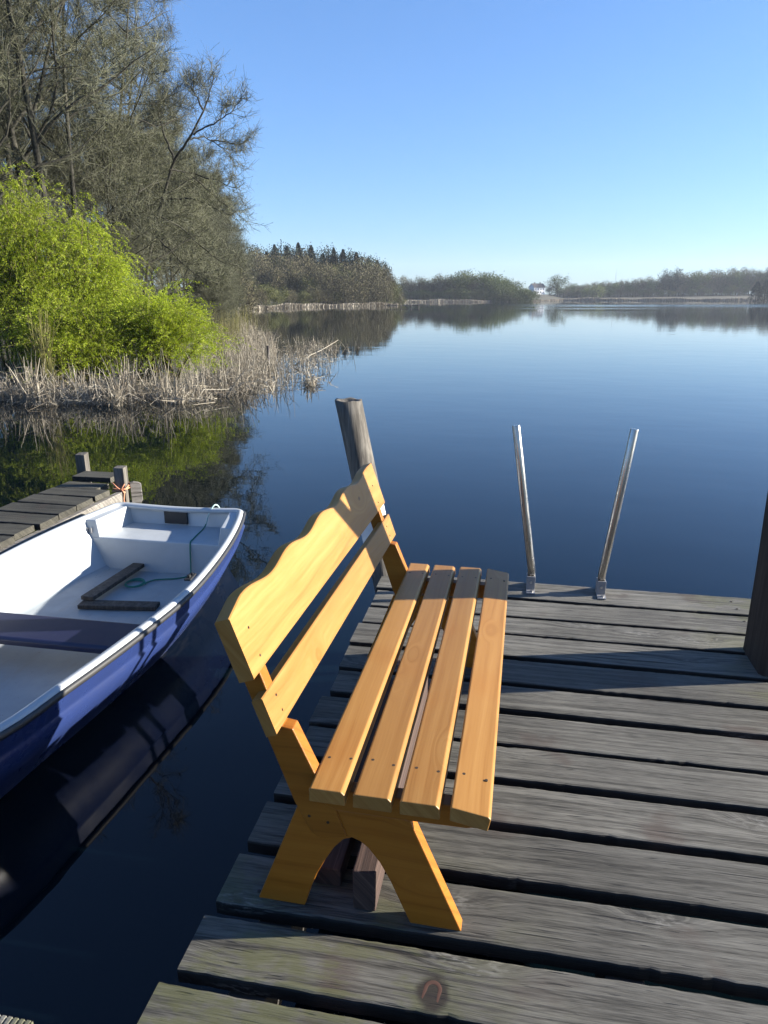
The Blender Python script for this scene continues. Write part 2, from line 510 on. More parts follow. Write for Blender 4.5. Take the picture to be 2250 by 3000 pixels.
def plank(name, parent, x0, x1, y0, y1, ztop, th_, mat, wob=.004, nseg=60, axis='X', seed=0):
    """board with slightly ragged long edges and rounded arrises; long axis x (or y)"""
    r = np.random.default_rng(seed)
    L, Wd = x1 - x0, y1 - y0
    xs = np.linspace(-L / 2, L / 2, nseg)

    def ragged(a):
        k = np.cumsum(r.normal(0, 1, nseg)); k -= np.linspace(k[0], k[-1], nseg)
        k = k / (np.abs(k).max() + 1e-6)
        spl = (r.random(nseg) < .08) * r.random(nseg)
        return a * (k * .7 - spl * .9 + r.normal(0, .16, nseg))
    e0, e1 = -Wd / 2 - ragged(wob), Wd / 2 + ragged(wob)
    cup = r.normal(0, .0015)
    c = .005
    prof = []
    for t in (0, 1):
        e = (e0, e1)[t]; sg = (1, -1)[t]
        pr = [(e + sg * .002, -th_), (e, -c * 1.4), (e + sg * c * .5, -c * .45), (e + sg * c * 1.6, 0 * e)]
        prof += pr if t == 0 else pr[::-1]
    zc = np.zeros(nseg) + r.normal(0, .0012) + cup * np.sin(xs * 1.7)
    rows = [np.c_[xs, p[0], np.broadcast_to(p[1], nseg) + zc] for p in prof]
    # a mid strip so that the top can cup
    mid = np.c_[xs, (rows[3][:, 1] + rows[4][:, 1]) / 2, zc - abs(cup)]
    rows = rows[:4] + [mid] + rows[4:]
    n = len(rows)
    Vv = np.stack(rows, 1).reshape(-1, 3)
    Fq = []
    for i in range(nseg - 1):
        for k in range(n):
            k2 = (k + 1) % n
            Fq.append((i * n + k, i * n + k2, (i + 1) * n + k2, (i + 1) * n + k))
    b = len(Vv)
    caps = []
    for i, rev in ((0, True), (nseg - 1, False)):
        ctr = Vv[i * n:(i + 1) * n].mean(0); Vv = np.r_[Vv, [ctr]]; ci = len(Vv) - 1
        for k in range(n):
            k2 = (k + 1) % n
            t = (ci, i * n + k, i * n + k2)
            caps.append(t[::-1] if rev else t)
    me = bpy.data.meshes.new(name)
    me.from_pydata(Vv.tolist(), [], [f[::-1] for f in Fq] + [c_ for c_ in caps])
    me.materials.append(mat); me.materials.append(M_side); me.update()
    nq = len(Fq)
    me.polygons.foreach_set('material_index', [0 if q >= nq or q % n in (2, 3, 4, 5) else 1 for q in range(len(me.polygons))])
    bm = bmesh.new(); bm.from_mesh(me); bmesh.ops.recalc_face_normals(bm, faces=bm.faces); bm.to_mesh(me); bm.free()
    shade(me, False)
    o = link(name, me, parent, ((x0 + x1) / 2, (y0 + y1) / 2, ztop))
    if axis == 'Y': o.rotation_euler = (0, 0, R(90))
    return o


for i in range(len(gaps) - 1):
    y1 = gaps[i] - gw[i] / 2; y0 = gaps[i + 1] + gw[i + 1] / 2
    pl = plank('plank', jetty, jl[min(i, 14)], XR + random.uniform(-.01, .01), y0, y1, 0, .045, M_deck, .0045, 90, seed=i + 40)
    pl.rotation_euler = (0, 0, R((-.35, .25, .5, .1, .3, .7, .35, .5, .5, .55, .6, .6, .5, .2)[min(i, 13)] * .25))
    for xs_ in (-.62, 1.33) if i > 8 else (1.28,):
        for yy in (.3, .7):
            if i == 3 and xs_ > 1: continue
            bm = bmesh.new()
            tube(bm, [(0, 0, -.01), (0, 0, .0012)], .0055, 10)
            sx_ = xs_ + random.uniform(-.03, .03)
            so_ = bm_obj('screw', bm, M_bright_screw if random.random() < .4 else M_screw, pl)
            so_.location = (sx_ - pl.location.x, (yy - .5) * (y1 - y0), 0)
for xb in (-.58, .36, 1.30):
    bm = bmesh.new(); box(bm, xb - .05, xb + .05, -.62, 3.90, -.20, -.052)
    bm_obj('beam', bm, M_under, jetty, bevel=.006)
for xb, yb in ((-.58, .6), (1.30, .6), (-.58, 2.7), (.36, 3.6), (1.30, 1.9)):
    bm = bmesh.new(); tube(bm, [(xb, yb, -1.8), (xb, yb, -.205)], .075, 14)
    bm_obj('pile', bm, M_wet, jetty, smooth=True)

# iron loop let into a plank
bm = bmesh.new()
pts = [(-.026, -.036, 0)] + [(-.024, .0, 0)] + [(.024 * math.cos(a), .012 + .024 * math.sin(a), 0) for a in np.linspace(math.pi, 0, 9)] + [(.024, 0, 0), (.026, -.036, 0)]
tube(bm, pts, .0075, 8)
o = bm_obj('iron_staple', bm, M_rust, None, smooth=True, loc=(-.120, 1.290, .0008), rot=(0, 0, R(-8)))
o.scale = (.74, .78, .07)
tag(o, 'rusty horseshoe shaped iron staple set in the deck board before the bench', 'iron staple')

# gangway corner at the lower left
gw_t = thing('gangway', 'grooved grey boards of a second landing beyond the dark water gap', 'gangway')
for k in range(5):
    x1 = -1.035 - k * .155
    bm = bmesh.new()
    L0, L1 = -.6, 1.05 + (.0, .004, .012, .006, .01)[k]
    ngr = 9; w = .145
    prof = []
    for q in range(ngr):
        a = -w / 2 + w * q / ngr; st = w / ngr
        prof += [(a + st * .08, 0), (a + st * .62, 0), (a + st * .7, -.005), (a + st * .98, -.005)]
    prof += [(w / 2, 0), (w / 2, -.04), (-w / 2, -.04)]
    prism(bm, prof, L0, L1)
    bm_obj('board', bm, M_oldplank if k else M_deck, gw_t, loc=(x1 - w / 2, 0, 0))
bm = bmesh.new(); box(bm, -1.8, -1.06, .62, .72, -.2, -.045); bm_obj('beam', bm, M_under, gw_t)
for xb in (-1.15, -1.7):
    bm = bmesh.new(); tube(bm, [(xb, .67, -1.8), (xb, .67, -.205)], .06, 12); bm_obj('pile', bm, M_wet, gw_t, smooth=True)

# ---------------------------------------------------------------- right post (leaning a little) and unseen pieces added to cast shadow
pt = thing('wooden_post', 'thick dark square timber post at the right edge of the jetty', 'post', (1.293, 3.19, 0))
bm = bmesh.new()
vs = []
for i, z in enumerate(np.linspace(-1.7, 2.3, 28)):
    lean = -.02 * max(z, 0) ; ly = -.012 * max(z, 0)
    w = .138 - .006 * max(z, 0)
    j = lambda: random.uniform(-.0025, .0025)
    vs.append([bm.verts.new((lean + sx * w + j(), ly + sy * w + j(), z)) for sx, sy in ((-1, -.86), (-.86, -1), (.86, -1), (1, -.86), (1, .86), (.86, 1), (-.86, 1), (-1, .86))])
for a, b in zip(vs, vs[1:]):
    for k in range(8): bm.faces.new((a[k], a[(k + 1) % 8], b[(k + 1) % 8], b[k]))
bm.faces.new(vs[-1]); bm.faces.new(vs[0][::-1])
bm_obj('shaft', bm, M_darkpost, pt)
bm = bmesh.new(); tube(bm, [(.02, .06, 1.02), (.02, -.16, 1.36), (.02, -.34, 1.60), (.03, -.62, 1.86), (.03, -1.0, 2.12)], [.045, .045, .042, .04, .036], 10)
bm_obj('shadow_pole', bm, M_darkpost, pt, smooth=True)  # out of view, added so its shadow stripes the backrest
bm = bmesh.new(); box(bm, -.05, .05, -.44, .10, -.05, .05, Matrix.Translation((.02, 0, 1.42)) @ Matrix.Rotation(R(-52), 4, 'X'))
bm_obj('shadow_strut', bm, M_darkpost, pt)  # unseen bar, added to widen the slanting shadow on the backrest
# ---------------------------------------------------------------- mooring post
mp = thing('mooring_post', 'leaning round grey mooring post behind the far end of the bench', 'post', (-.735, 3.97, 0))
bm = bmesh.new()
rings = []
N = 28
for i, z in enumerate(np.linspace(-1.8, 1.055, 34)):
    cx_ = -.198 * (z - .1) - .025 if z > -.6 else .114
    rad = .079 if z > .2 else .081
    ring = []
    for k in range(N):
        a = 2 * math.pi * k / N
        crack = .010 * math.exp(-((a - 3.9) / .12) ** 2) + .006 * math.exp(-((a - 5.3) / .1) ** 2)
        q = rad * (1 + .03 * math.sin(3 * a + z) + .015 * math.sin(7 * a + 2 * z)) - crack
        ring.append(bm.verts.new((cx_ + q * math.cos(a), q * math.sin(a), z + .004 * math.sin(5 * a) * (z > 1))))
    rings.append(ring)
for a, b in zip(rings, rings[1:]):
    for k in range(N): bm.faces.new((a[k], a[(k + 1) % N], b[(k + 1) % N], b[k]))
top = rings[-1]; cx_ = sum((v.co for v in top), Vector()) / N
prev = top
for fr, dz in ((.8, -.002), (.55, -.012), (.3, -.03)):
    nr = [bm.verts.new((cx_.x + (v.co.x - cx_.x) * fr, cx_.y + (v.co.y - cx_.y) * fr, 1.055 + dz)) for v in top]
    for k in range(N): bm.faces.new((prev[k], prev[(k + 1) % N], nr[(k + 1) % N], nr[k]))
    prev = nr
bm.faces.new(prev)
bm_obj('shaft', bm, M_post, mp, smooth=True)
bm = bmesh.new()
tube(bm, [(-.198 * (z - .1) - .025, 0, z) for z in (.12, .2, .3, .36, .42)], [.089, .0865, .086, .0855, .0855], 28, caps=False)  # plain white ring round the lower part of the post
o = bm_obj('band', bm, M_band, mp, smooth=True)
o['label'] = 'white sleeve round the lower post'

# ---------------------------------------------------------------- swimming ladder
ld = thing('swimming_ladder', 'stainless steel swimming ladder with two splayed handrails at the jetty end', 'ladder')
for (xb, xt) in ((.152, .018), (.545, .639)):
    bm = bmesh.new()
    pts = [(xb, 3.985, -1.3), (xb, 3.985, -.12), (xb, 3.965, -.03), (xb, 3.915, .02), (xb - (.152 < xb) * 0, 3.875, .06), (xb, 3.862, .12),
           (xb + (xt - xb) * .10, 3.86, .20), (xb + (xt - xb) * .55, 3.862, .58), (xt, 3.866, .955)]
    rg = tube(bm, pts, .0215, 20)
    bm_obj('handrail', bm, M_steel, ld, smooth=True, bevel=.002)
    bm = bmesh.new()
    box(bm, xb - .024, xb + .024, 3.835, 3.843, .002, .085)
    box(bm, xb - .024, xb - .019, 3.843, 3.90, .002, .085)
    box(bm, xb + .019, xb + .024, 3.843, 3.90, .002, .085)
    box(bm, xb - .024, xb + .024, 3.775, 3.835, .002, .008)
    br = bm_obj('bracket', bm, M_bracket, ld, bevel=.0015)
    bm = bmesh.new(); tube(bm, [(xb, 3.835, .05), (xb, 3.829, .05)], .0075, 6); bm_obj('bolt', bm, M_bright_screw, br)
    bm = bmesh.new(); tube(bm, [(xb + .006, 3.80, .008), (xb + .006, 3.80, .017)], .009, 6); bm_obj('bolt', bm, M_bright_screw, br)
for z in (-.35, -.65, -.95):
    bm = bmesh.new(); box(bm, .17, .527, 3.955, 4.02, z - .015, z + .015); bm_obj('rung', bm, M_steel, ld, bevel=.006)

# ---------------------------------------------------------------- bench
bench = thing('bench', 'varnished orange pine bench with wavy topped backrest standing on the jetty', 'bench', (-.228, 1.41, 0), R(-.75))
BX = .228            # bench frame: x measured from bench origin


def bp_(pts): return [(x + BX, z) for x, z in pts]


def y_(v): return v - 1.41


L = 1.585
for k, (x0, x1) in enumerate(((-.455, -.3615), (-.341, -.243), (-.2225, -.1235), (-.099, .0))):
    bm = bmesh.new()
    w = x1 - x0
    if k < 3:
        prof = [(-w / 2, -.040), (-w / 2, -.004), (-w / 2 + .004, 0), (w / 2 - .010, 0), (w / 2 - .001, -.009), (w / 2, -.040)]
    else:
        prof = [(-w / 2, -.040), (-w / 2, -.004), (-w / 2 + .004, 0), (w / 2 - .006, -.0145), (w / 2, -.021), (w / 2 - .007, -.056)]
    prism(bm, prof, -L / 2, L / 2)
    sl_ = bm_obj('slat', bm, M_by, bench, bevel=.0025, loc=((x0 + x1) / 2 + BX, L / 2 + random.uniform(-.003, .003), .45))
    for yy in (-L / 2 + .135, L / 2 - .115):
        for xx in (-.028, .030):
            bm = bmesh.new()
            zz = -.001 if k < 3 else -.0125 * (xx + w / 2) / w - .0008
            tube(bm, [(0, 0, -.004), (0, 0, .0014)], .0042, 10)
            bm_obj('screw', bm, M_screw, sl_, loc=(xx, yy + random.uniform(-.008, .008), zz))

leg_pts = [(-.638, 0), (-.512, .330), (-.46, .338), (-.22, .338), (-.205, .334), (-.063, 0), (-.203, 0), (-.222, .045), (-.258, .132), (-.288, .190), (-.318, .230), (-.340, .248), (-.362, .256),
           (-.385, .246), (-.412, .214), (-.438, .168), (-.462, .118), (-.483, .06), (-.501, 0)]
upr_pts = [(-.472, .262), (-.455, .249), (-.444, .247), (-.374, .258), (-.405, .345), (-.432, .40), (-.4600, .455), (-.5115, .5735), (-.5405, .5775), (-.579, .690), (-.600, .750), (-.636, .855), (-.650, .868), (-.688, .845), (-.516, .351)]


def xsh(pts, d): return pts


for (ya, yb) in ((1.478, 1.518), (2.885, 2.925)):
    near = ya < 2
    lg = bm_obj('leg_frame', (lambda b: (prism(b, bp_(leg_pts), y_(ya), y_(yb)), b)[1])(bmesh.new()), M_bx, bench, bevel=.003)
    y0u, y1u = (ya - .006, ya + .0365) if near else (yb - .0365, yb + .006)
    bm = bmesh.new(); prism(bm, bp_([(x + (0 if near else .015 * max(0, z - .3) / .5), z) for x, z in upr_pts]), y_(y0u), y_(y1u))
    up = bm_obj('upright', bm, M_bx, bench, bevel=.003)
    for sx_, sz_ in ((-.425, .30), (-.476, .312)):
        bm = bmesh.new(); yy = y_(y0u) if near else y_(y1u)
        sg = -1 if near else 1
        tube(bm, [(sx_ + BX, yy - sg * .003, sz_), (sx_ + BX, yy + sg * .001, sz_)], .0042, 8); bm_obj('screw', bm, M_screw, up)
    bm = bmesh.new()
    y0r, y1r = (ya - .010, ya + .032) if near else (yb - .032, yb + .010)
    prism(bm, bp_([(-.449, .3905), (-.449, .4095), (-.105, .4095), (-.100, .4085), (-.034, .392), (-.040, .352), (-.06, .346), (-.2, .344), (-.40, .345), (-.43, .356)]), y_(y0r), y_(y1r))
    bm_obj('seat_bearer', bm, M_bx, bench, bevel=.003)

# backrest boards in a leaning frame: origin on the lower board's bottom front edge
A_ = math.atan2(.055, .158)
MB = Matrix.Translation((-.538 + BX, 0, .581)) @ Matrix.Rotation(-A_, 4, 'Y')
BSH = .0105          # the back stands a hair further forward at its far end


def back_board(name, t0, top, y0, y1, thick):
    n = 120
    bm = bmesh.new()
    ys = np.linspace(y0, y1, n)
    cols = []
    for y in ys:
        t1 = top(y)
        e = .003
        pr = [(-thick, t0), (-thick, t1 - .004), (-thick + .004, t1), (-e, t1), (0, t1 - e), (0, t0 + e), (-e, t0)]
        cols.append([bm.verts.new(MB @ Vector((a, y, b)) + Vector((BSH * y, 0, 0))) for a, b in pr])
    m_ = len(cols[0])
    for a, b in zip(cols, cols[1:]):
        for k in range(m_): bm.faces.new((a[k], a[(k + 1) % m_], b[(k + 1) % m_], b[k]))
    bm.faces.new(cols[0]); bm.faces.new(cols[-1][::-1])
    return bm_obj(name, bm, M_by, bench, smooth=False)


def wavy(y):
    ya = y + 1.41
    c = math.cos(2 * math.pi * (ya - 1.555) / .338)
    v = .342 + .0100 * c
    if ya < 1.53: v = min(v, .326 + (ya - 1.43) * .27)
    if ya > 2.907: v = .353
    return v


b1 = back_board('back_board', .158, wavy, y_(1.432), y_(3.005), .043)
b2 = back_board('back_board', .0, lambda y: .106, y_(1.430), y_(3.0), .031)
for b_, ts in ((b1, (.19, .27)), (b2, (.03, .075))):
    for yy in (y_(1.50), y_(2.905)):
        for t in ts:
            bm = bmesh.new()
            sh_ = Vector((BSH * yy, 0, 0)); tube(bm, [MB @ Vector((-.004, yy + random.uniform(-.006, .006), t)) + sh_, MB @ Vector((.0012, yy, t)) + sh_], .0036, 8)
            bm_obj('screw', bm, M_screw, b_)

# timbers lying under the bench
bm = bmesh.new(); box(bm, -.032, .032, -.58, .58, 0, .130)
o = bm_obj('timber_beam', bm, M_timber, bevel=.004, loc=(-.330, 2.075, .001), rot=(0, 0, R(-.3)))
tag(o, 'tall narrow reddish timber beam lying under the middle of the bench seat', 'timber')
bm = bmesh.new(); box(bm, -.042, .042, -.53, .53, 0, .062)
o = bm_obj('timber_beam', bm, M_timber, bevel=.004, loc=(-.452, 2.09, .001), rot=(0, 0, R(-.6)))
tag(o, 'low flat reddish board lying beside the taller beam behind the bench legs', 'timber')

# ---------------------------------------------------------------- rowing boat
boat = thing('rowing_boat', 'blue and white rowing boat moored between the two jetties', 'boat', (-2.74, 3.5, 0), 0)
Ys = [1.2, 1.5, 1.8, 2.17, 2.6, 3.14, 3.75, 4.26, 4.85, 5.3]
HW = [.03, .36, .56, .70, .745, .79, .815, .785, .695, .585]
ZS = [.0, -.04, -.08, -.12, -.137, -.148, -.15, -.127, -.10, -.08]


def cr(xs, ys, x):
    # smooth interpolation
    xs, ys = np.array(xs), np.array(ys)
    m = np.gradient(ys, xs)
    i = np.clip(np.searchsorted(xs, x) - 1, 0, len(xs) - 2)
    h = xs[i + 1] - xs[i]; t = (x - xs[i]) / h
    return ((2 * t**3 - 3 * t**2 + 1) * ys[i] + (t**3 - 2 * t**2 + t) * h * m[i] + (-2 * t**3 + 3 * t**2) * ys[i + 1] + (t**3 - t**2) * h * m[i + 1])


st = np.concatenate([np.linspace(1.2, 2.2, 14), np.linspace(2.3, 5.3, 34)])
hw = np.array([cr(Ys, HW, y) for y in st]); zs = np.array([cr(Ys, ZS, y) for y in st])


def loft(bm, rows, close=False):
    vr = [[bm.verts.new(p) for p in r] for r in rows]
    for a, b in zip(vr, vr[1:]):
        for k in range(len(a) - 1): bm.faces.new((a[k], a[k + 1], b[k + 1], b[k]))
    return vr


# outer hull: gunwale -> strake line -> chine -> keel, both sides
bm = bmesh.new(); rows = []
for y, w, z in zip(st, hw, zs):
    half = [(w - .012, z - .012), (w - .022, z - .10), (w - .030, z - .125), (w - .018, z - .14), (w * .92 - .06, z - .31), (w * .82 - .075, z - .44), (w * .62, -.70), (0, -.74)]
    half = [(max(a, 0.004 if i < 7 else 0), b) for i, (a, b) in enumerate(half)]
    rows.append([(-a, y - 3.5, b) for a, b in half] + [(a, y - 3.5, b) for a, b in half[::-1][1:]])
vr = loft(bm, rows)
bm.faces.new(vr[-1][::-1])
bm_obj('hull', bm, M_blue, boat, smooth=False, bevel=0)
for p in bpy.data.meshes['hull'].polygons: p.use_smooth = len(p.vertices) == 4

# inner shell
bm = bmesh.new(); rows = []
for y, w, z in zip(st[2:], hw[2:], zs[2:]):
    w2 = w - .06
    if w2 < .05: continue
    half = [(w2, z + .006), (w2 - .004, z - .004), (w2 - .035, z - .115), (w2 - .045, z - .128), (w2 - .16 * min(1, w2 / .5), -.478), (w2 - .20 * min(1, w2 / .5), -.497), (0, -.505)]
    half = [(max(a, .002 if i < 6 else 0), b) for i, (a, b) in enumerate(half)]
    yy = min(y, 5.262)
    rows.append([(-a, yy - 3.5, b) for a, b in half] + [(a, yy - 3.5, b) for a, b in half[::-1][1:]])
vr = loft(bm, rows)
bm.faces.new(vr[-1])
inner = bm_obj('inner_shell', bm, [M_white, M_floor], boat, smooth=True)
me = inner.data
for p in me.polygons:
    if all(me.vertices[v].co.z < -.476 for v in p.vertices): p.material_index = 1
inner.data.update()

# gunwale: white rolled rim, with a transom run, and black rubber strip
def rim_path(off, dz):
    P = []
    for y, w, z in zip(st, hw, zs): P.append((w + off, y - 3.5, z + dz))
    wT, zT = hw[-1], zs[-1]
    # rounded stern corner
    c = .10
    P = [p for p in P if p[1] < 1.8 - c]
    for a in np.linspace(0, math.pi / 2, 8):
        P.append((wT - c + (c + off) * math.cos(a) + (.02 * math.cos(a)), 1.8 - c + (c + off) * math.sin(a), zT + dz - .002))
    n_ = len(P)
    P += [(x, 1.8 + off, zT + dz - .002 - .012 * math.sin(math.pi * (wT - c - x) / (2 * (wT - c)))) for x in np.linspace(wT - c, -(wT - c), 14)[1:-1]]
    P += [(-x, y, z) for x, y, z in P[:n_][::-1]]
    return P


def sweep(bm, path, prof):
    path = [Vector(p) for p in path]; rows = []
    for i, p in enumerate(path):
        t = (path[min(i + 1, len(path) - 1)] - path[max(i - 1, 0)]); t.z = 0; t.normalize()
        out = Vector((t.y, -t.x, 0))
        rows.append([p + out * a + Vector((0, 0, b)) for a, b in prof])
    vr = [[bm.verts.new(q) for q in r] for r in rows]
    n_ = len(prof)
    for a, b in zip(vr, vr[1:]):
        for k in range(n_): bm.faces.new((a[k], a[(k + 1) % n_], b[(k + 1) % n_], b[k]))
    bm.faces.new(vr[0]); bm.faces.new(vr[-1][::-1])


bm = bmesh.new()
sweep(bm, rim_path(-.034, 0), [(-.030, -.018), (-.0305, .004), (-.022, .015), (-.004, .021), (.012, .019), (.022, .010), (.024, -.008), (.018, -.02)])
bm_obj('gunwale', bm, M_white, boat, smooth=True)
bm = bmesh.new()
sweep(bm, rim_path(-.006, -.006), [(-.008, -.020), (-.006, .010), (.006, .013), (.015, .006), (.016, -.010), (.008, -.022)])
bm_obj('rubber_strip', bm, M_rubber, boat, smooth=True)
# stern locker, corner blocks, thwart, outboard pad
bm = bmesh.new()
yl = 4.86 - 3.5
prism_pts = []
a = [(-.62, yl, -.24), (.62, yl, -.24), (.52, 1.765, -.236), (-.52, 1.765, -.236)]
vt = [bm.verts.new(p) for p in a]; bm.faces.new(vt)
vb = [bm.verts.new(p) for p in ((-.50, yl - .012, -.51), (.50, yl - .012, -.51))]
n_ = 6
bm.faces.new((vt[0], vb[0], vb[1], vt[1]))
bm_obj('stern_locker', bm, M_white, boat, bevel=.012, seg=3)
for sg in (-1, 1):
    bm = bmesh.new()
    pts = [(.66, 1.36), (.515, 1.37), (.40, 1.775), (.56, 1.775)]
    pts = [(.66, 1.37), (.535, 1.375), (.455, 1.775), (.56, 1.775)]
    tp = [bm.verts.new((sg * x, y, cr(Ys, ZS, min(y + 3.5, 5.3)) - .002)) for x, y in pts]
    bt = [bm.verts.new((sg * (x + (-.025 if i in (1, 2) else 0)), y - (.012 if i in (0, 1) else 0), -.242)) for i, (x, y) in enumerate(pts)]
    bm.faces.new(tp)
    for i in range(4): bm.faces.new((tp[i], tp[(i + 1) % 4], bt[(i + 1) % 4], bt[i]))
    bm_obj('corner_block', bm, M_white, boat, bevel=.008, seg=3)
bm = bmesh.new()
for sx_, sz_ in ((-.605, -.185), (-.575, -.185)):
    box(bm, sx_ - .006, sx_ + .006, 1.350, 1.358, sz_ - .022, sz_ + .022)
lat = bm_obj('latch', bm, M_bracket, boat)
bm = bmesh.new(); box(bm, -.105, .105, 1.742, 1.762, -.222, -.098)
bm_obj('motor_pad', bm, M_pad, boat, bevel=.004, loc=(-.03, 0, 0))
bm = bmesh.new()
w_ = cr(Ys, HW, 3.4) - .10
prism(bm, [(3.27 - 3.5, -.352), (3.27 - 3.5, -.318), (3.285 - 3.5, -.304), (3.575 - 3.5, -.300), (3.59 - 3.5, -.312), (3.59 - 3.5, -.352)], -w_, w_)
for v in bm.verts: v.co = Vector((v.co.y, v.co.x, v.co.z))
th_ = bm_obj('thwart', bm, M_seatblue, boat, bevel=.006)
# rowlock block on the right gunwale
bm = bmesh.new()
box(bm, -.022, .022, -.055, .055, 0, .012); tube(bm, [(0, -.02, .012), (0, -.02, .030)], .012, 10); tube(bm, [(-.01, .028, .012), (.004, .03, .022), (.014, .018, .014)], .006, 8)
bm_obj('rowlock', bm, M_pad, boat, bevel=.002, loc=(2.74 - 2.012, 3.93 - 3.5, -.123), rot=(0, 0, R(6)))

# loose boards lying on the boat floor
def loose(name, a, b, w, h, z, label):
    a, b = Vector(a), Vector(b); d = b - a
    bm = bmesh.new(); box(bm, -w / 2, w / 2, -d.length / 2, d.length / 2, 0, h)
    o = bm_obj(name, bm, M_loose, bevel=.004, loc=((a.x + b.x) / 2, (a.y + b.y) / 2, z), rot=(0, 0, math.atan2(d.y, d.x) - math.pi / 2))
    return tag(o, label, 'board')


loose('loose_board', (-2.945, 4.16), (-2.945 + .03, 4.84), .10, .03, -.463, 'brown board lying lengthwise on the boat floor beside the coiled rope')
loose('loose_board', (-2.98, 4.13), (-2.42, 4.20), .10, .03, -.497, 'brown board lying crosswise on the boat floor under the other board')

# green rope over the transom to a coil
bm = bmesh.new()
P = [(-2.40, 5.33, -.16), (-2.405, 5.325, -.085), (-2.42, 5.29, -.045), (-2.44, 5.255, -.065), (-2.47, 5.235, -.13), (-2.49, 5.225, -.20), (-2.50, 5.18, -.232), (-2.49, 5.06, -.234), (-2.475, 4.93, -.234),
     (-2.465, 4.868, -.236), (-2.462, 4.845, -.30), (-2.46, 4.83, -.42), (-2.462, 4.80, -.488), (-2.53, 4.735, -.494), (-2.63, 4.70, -.495), (-2.70, 4.67, -.495), (-2.735, 4.60, -.494)]
for k in range(26):
    a = k / 26 * 2 * math.pi * 2.6
    P.append((-2.80 + (.078 - .0007 * k) * math.cos(a + .3), 4.565 + (.068 + .0005 * k) * math.sin(a + .3), -.493 + .0006 * k))
# smooth the path
Q = []
for i in range(len(P) - 1):
    p0, p1, p2, p3 = (Vector(P[max(0, min(len(P) - 1, i + k))]) for k in (-1, 0, 1, 2))
    for t in (0, .25, .5, .75):
        Q.append(.5 * ((2 * p1) + (p2 - p0) * t + (2 * p0 - 5 * p1 + 4 * p2 - p3) * t * t + (3 * p1 - p0 - 3 * p2 + p3) * t**3))
tube(bm, Q, .0058, 8)
rp = bm_obj('mooring_rope', bm, [M_rope_g, M_rope_w], smooth=True)
tag(rp, 'thin green rope over the boat transom ending in a coil on its floor', 'rope')
for p in rp.data.polygons:
    c = p.center
    if c.y > 5.22: p.material_index = 1

# ---------------------------------------------------------------- small jetty on the left
sj = thing('small_jetty', 'narrow old plank landing stage on the far side of the boat', 'jetty')
for k in range(13):
    y1 = 6.20 - k * .262
    xl_, xr_ = -4.21 + random.uniform(-.03, .03), -3.635 + random.uniform(-.025, .02)
    if k < 2: xr_ = -3.80
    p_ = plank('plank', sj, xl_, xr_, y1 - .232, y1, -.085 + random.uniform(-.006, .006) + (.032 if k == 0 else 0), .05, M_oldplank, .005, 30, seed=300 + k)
    p_.rotation_euler = (R(random.uniform(-1, 1)), R(random.uniform(-.6, .6)), R(random.uniform(-1.2, 1.2)))
for xb, m_ in ((-3.66, M_pale_beam), (-4.16, M_under)):
    bm = bmesh.new(); box(bm, xb - .03, xb + .03, 2.9, 5.83 if xb > -4 else 6.15, -.245, -.139)
    if xb > -4:
        for v in bm.verts: v.co.x += .035
    bm_obj('beam', bm, m_, sj, bevel=.006)
for xb, yb, hz in ((-4.29, 6.28, .085), (-3.645, 5.90, .072)):
    bm = bmesh.new(); box(bm, -.05, .05, -.045, .045, -1.6, hz + .02)
    for v in bm.verts:
        if v.co.z > 0: v.co.z += random.uniform(-.012, .012); v.co.x += .006
    po = bm_obj('post', bm, M_post, sj, bevel=.006, loc=(xb, yb, 0), rot=(0, 0, R(6)))
    if xb > -4: pb = po
bm = bmesh.new()
prism(bm, [(-.05, -.40), (-.052, -.075), (-.02, -.068), (.025, -.078), (.05, -.095), (.052, -.25), (.035, -.28), (.03, -.40)], -.02, .02)
bm_obj('end_board', bm, M_pale_beam, sj, bevel=.004, loc=(-3.535, 5.965, .0), rot=(0, 0, R(30)))
bm = bmesh.new(); box(bm, -.035, .035, 2.9, 2.96, -1.6, -.14); bm_obj('post', bm, M_wet, sj, loc=(-3.63, 0, 0))
bm = bmesh.new()
for k, z in enumerate((-.10, -.118, -.137)):
    q = .062 + .004 * k
    tube(bm, [(q * (1 if abs(math.cos(a)) > .7 else abs(math.cos(a)) * 1.3) * math.copysign(1, math.cos(a)), q * (1 if abs(math.sin(a)) > .7 else abs(math.sin(a)) * 1.3) * math.copysign(1, math.sin(a)), z + .02 * math.sin(a + k)) for a in np.linspace(0, 2 * math.pi, 20)], .007, 6)
tube(bm, [(-.062, -.06, -.055), (-.01, -.075, -.10), (.03, -.08, -.125), (.065, -.07, -.15)], .0075, 6)
tube(bm, [(.03, -.08, -.11), (.06, -.085, -.15), (.05, -.09, -.22), (.075, -.09, -.30)], .006, 6)
tube(bm, [(.02, -.08, -.125), (.045, -.095, -.10), (.07, -.08, -.06)], .007, 6)
o = bm_obj('orange_rope', bm, M_rope_o, None, smooth=True, loc=(-3.645, 5.90, .0), rot=(0, 0, R(6)))
tag(o, 'faded orange rope knotted round the corner post of the narrow landing stage', 'rope')

# ---------------------------------------------------------------- plant generators
def unit(v): return v / (np.linalg.norm(v, axis=-1, keepdims=True) + 1e-9)


def ribbons(P, w, r):
    """P (n,k,3) polylines, w (n,k) half widths -> quads with random facing"""
    n, k, _ = P.shape
    d = unit(P[:, -1] - P[:, 0])
    s = unit(np.cross(d, r.normal(size=(n, 3))))[:, None, :]
    A = P - s * w[..., None]; B = P + s * w[..., None]
    V = np.stack([A, B], 2).reshape(-1, 3)
    base = (np.arange(n) * k * 2)[:, None] + (np.arange(k - 1) * 2)[None, :]
    F = np.stack([base, base + 1, base + 3, base + 2], -1).reshape(-1, 4)
    return V, F


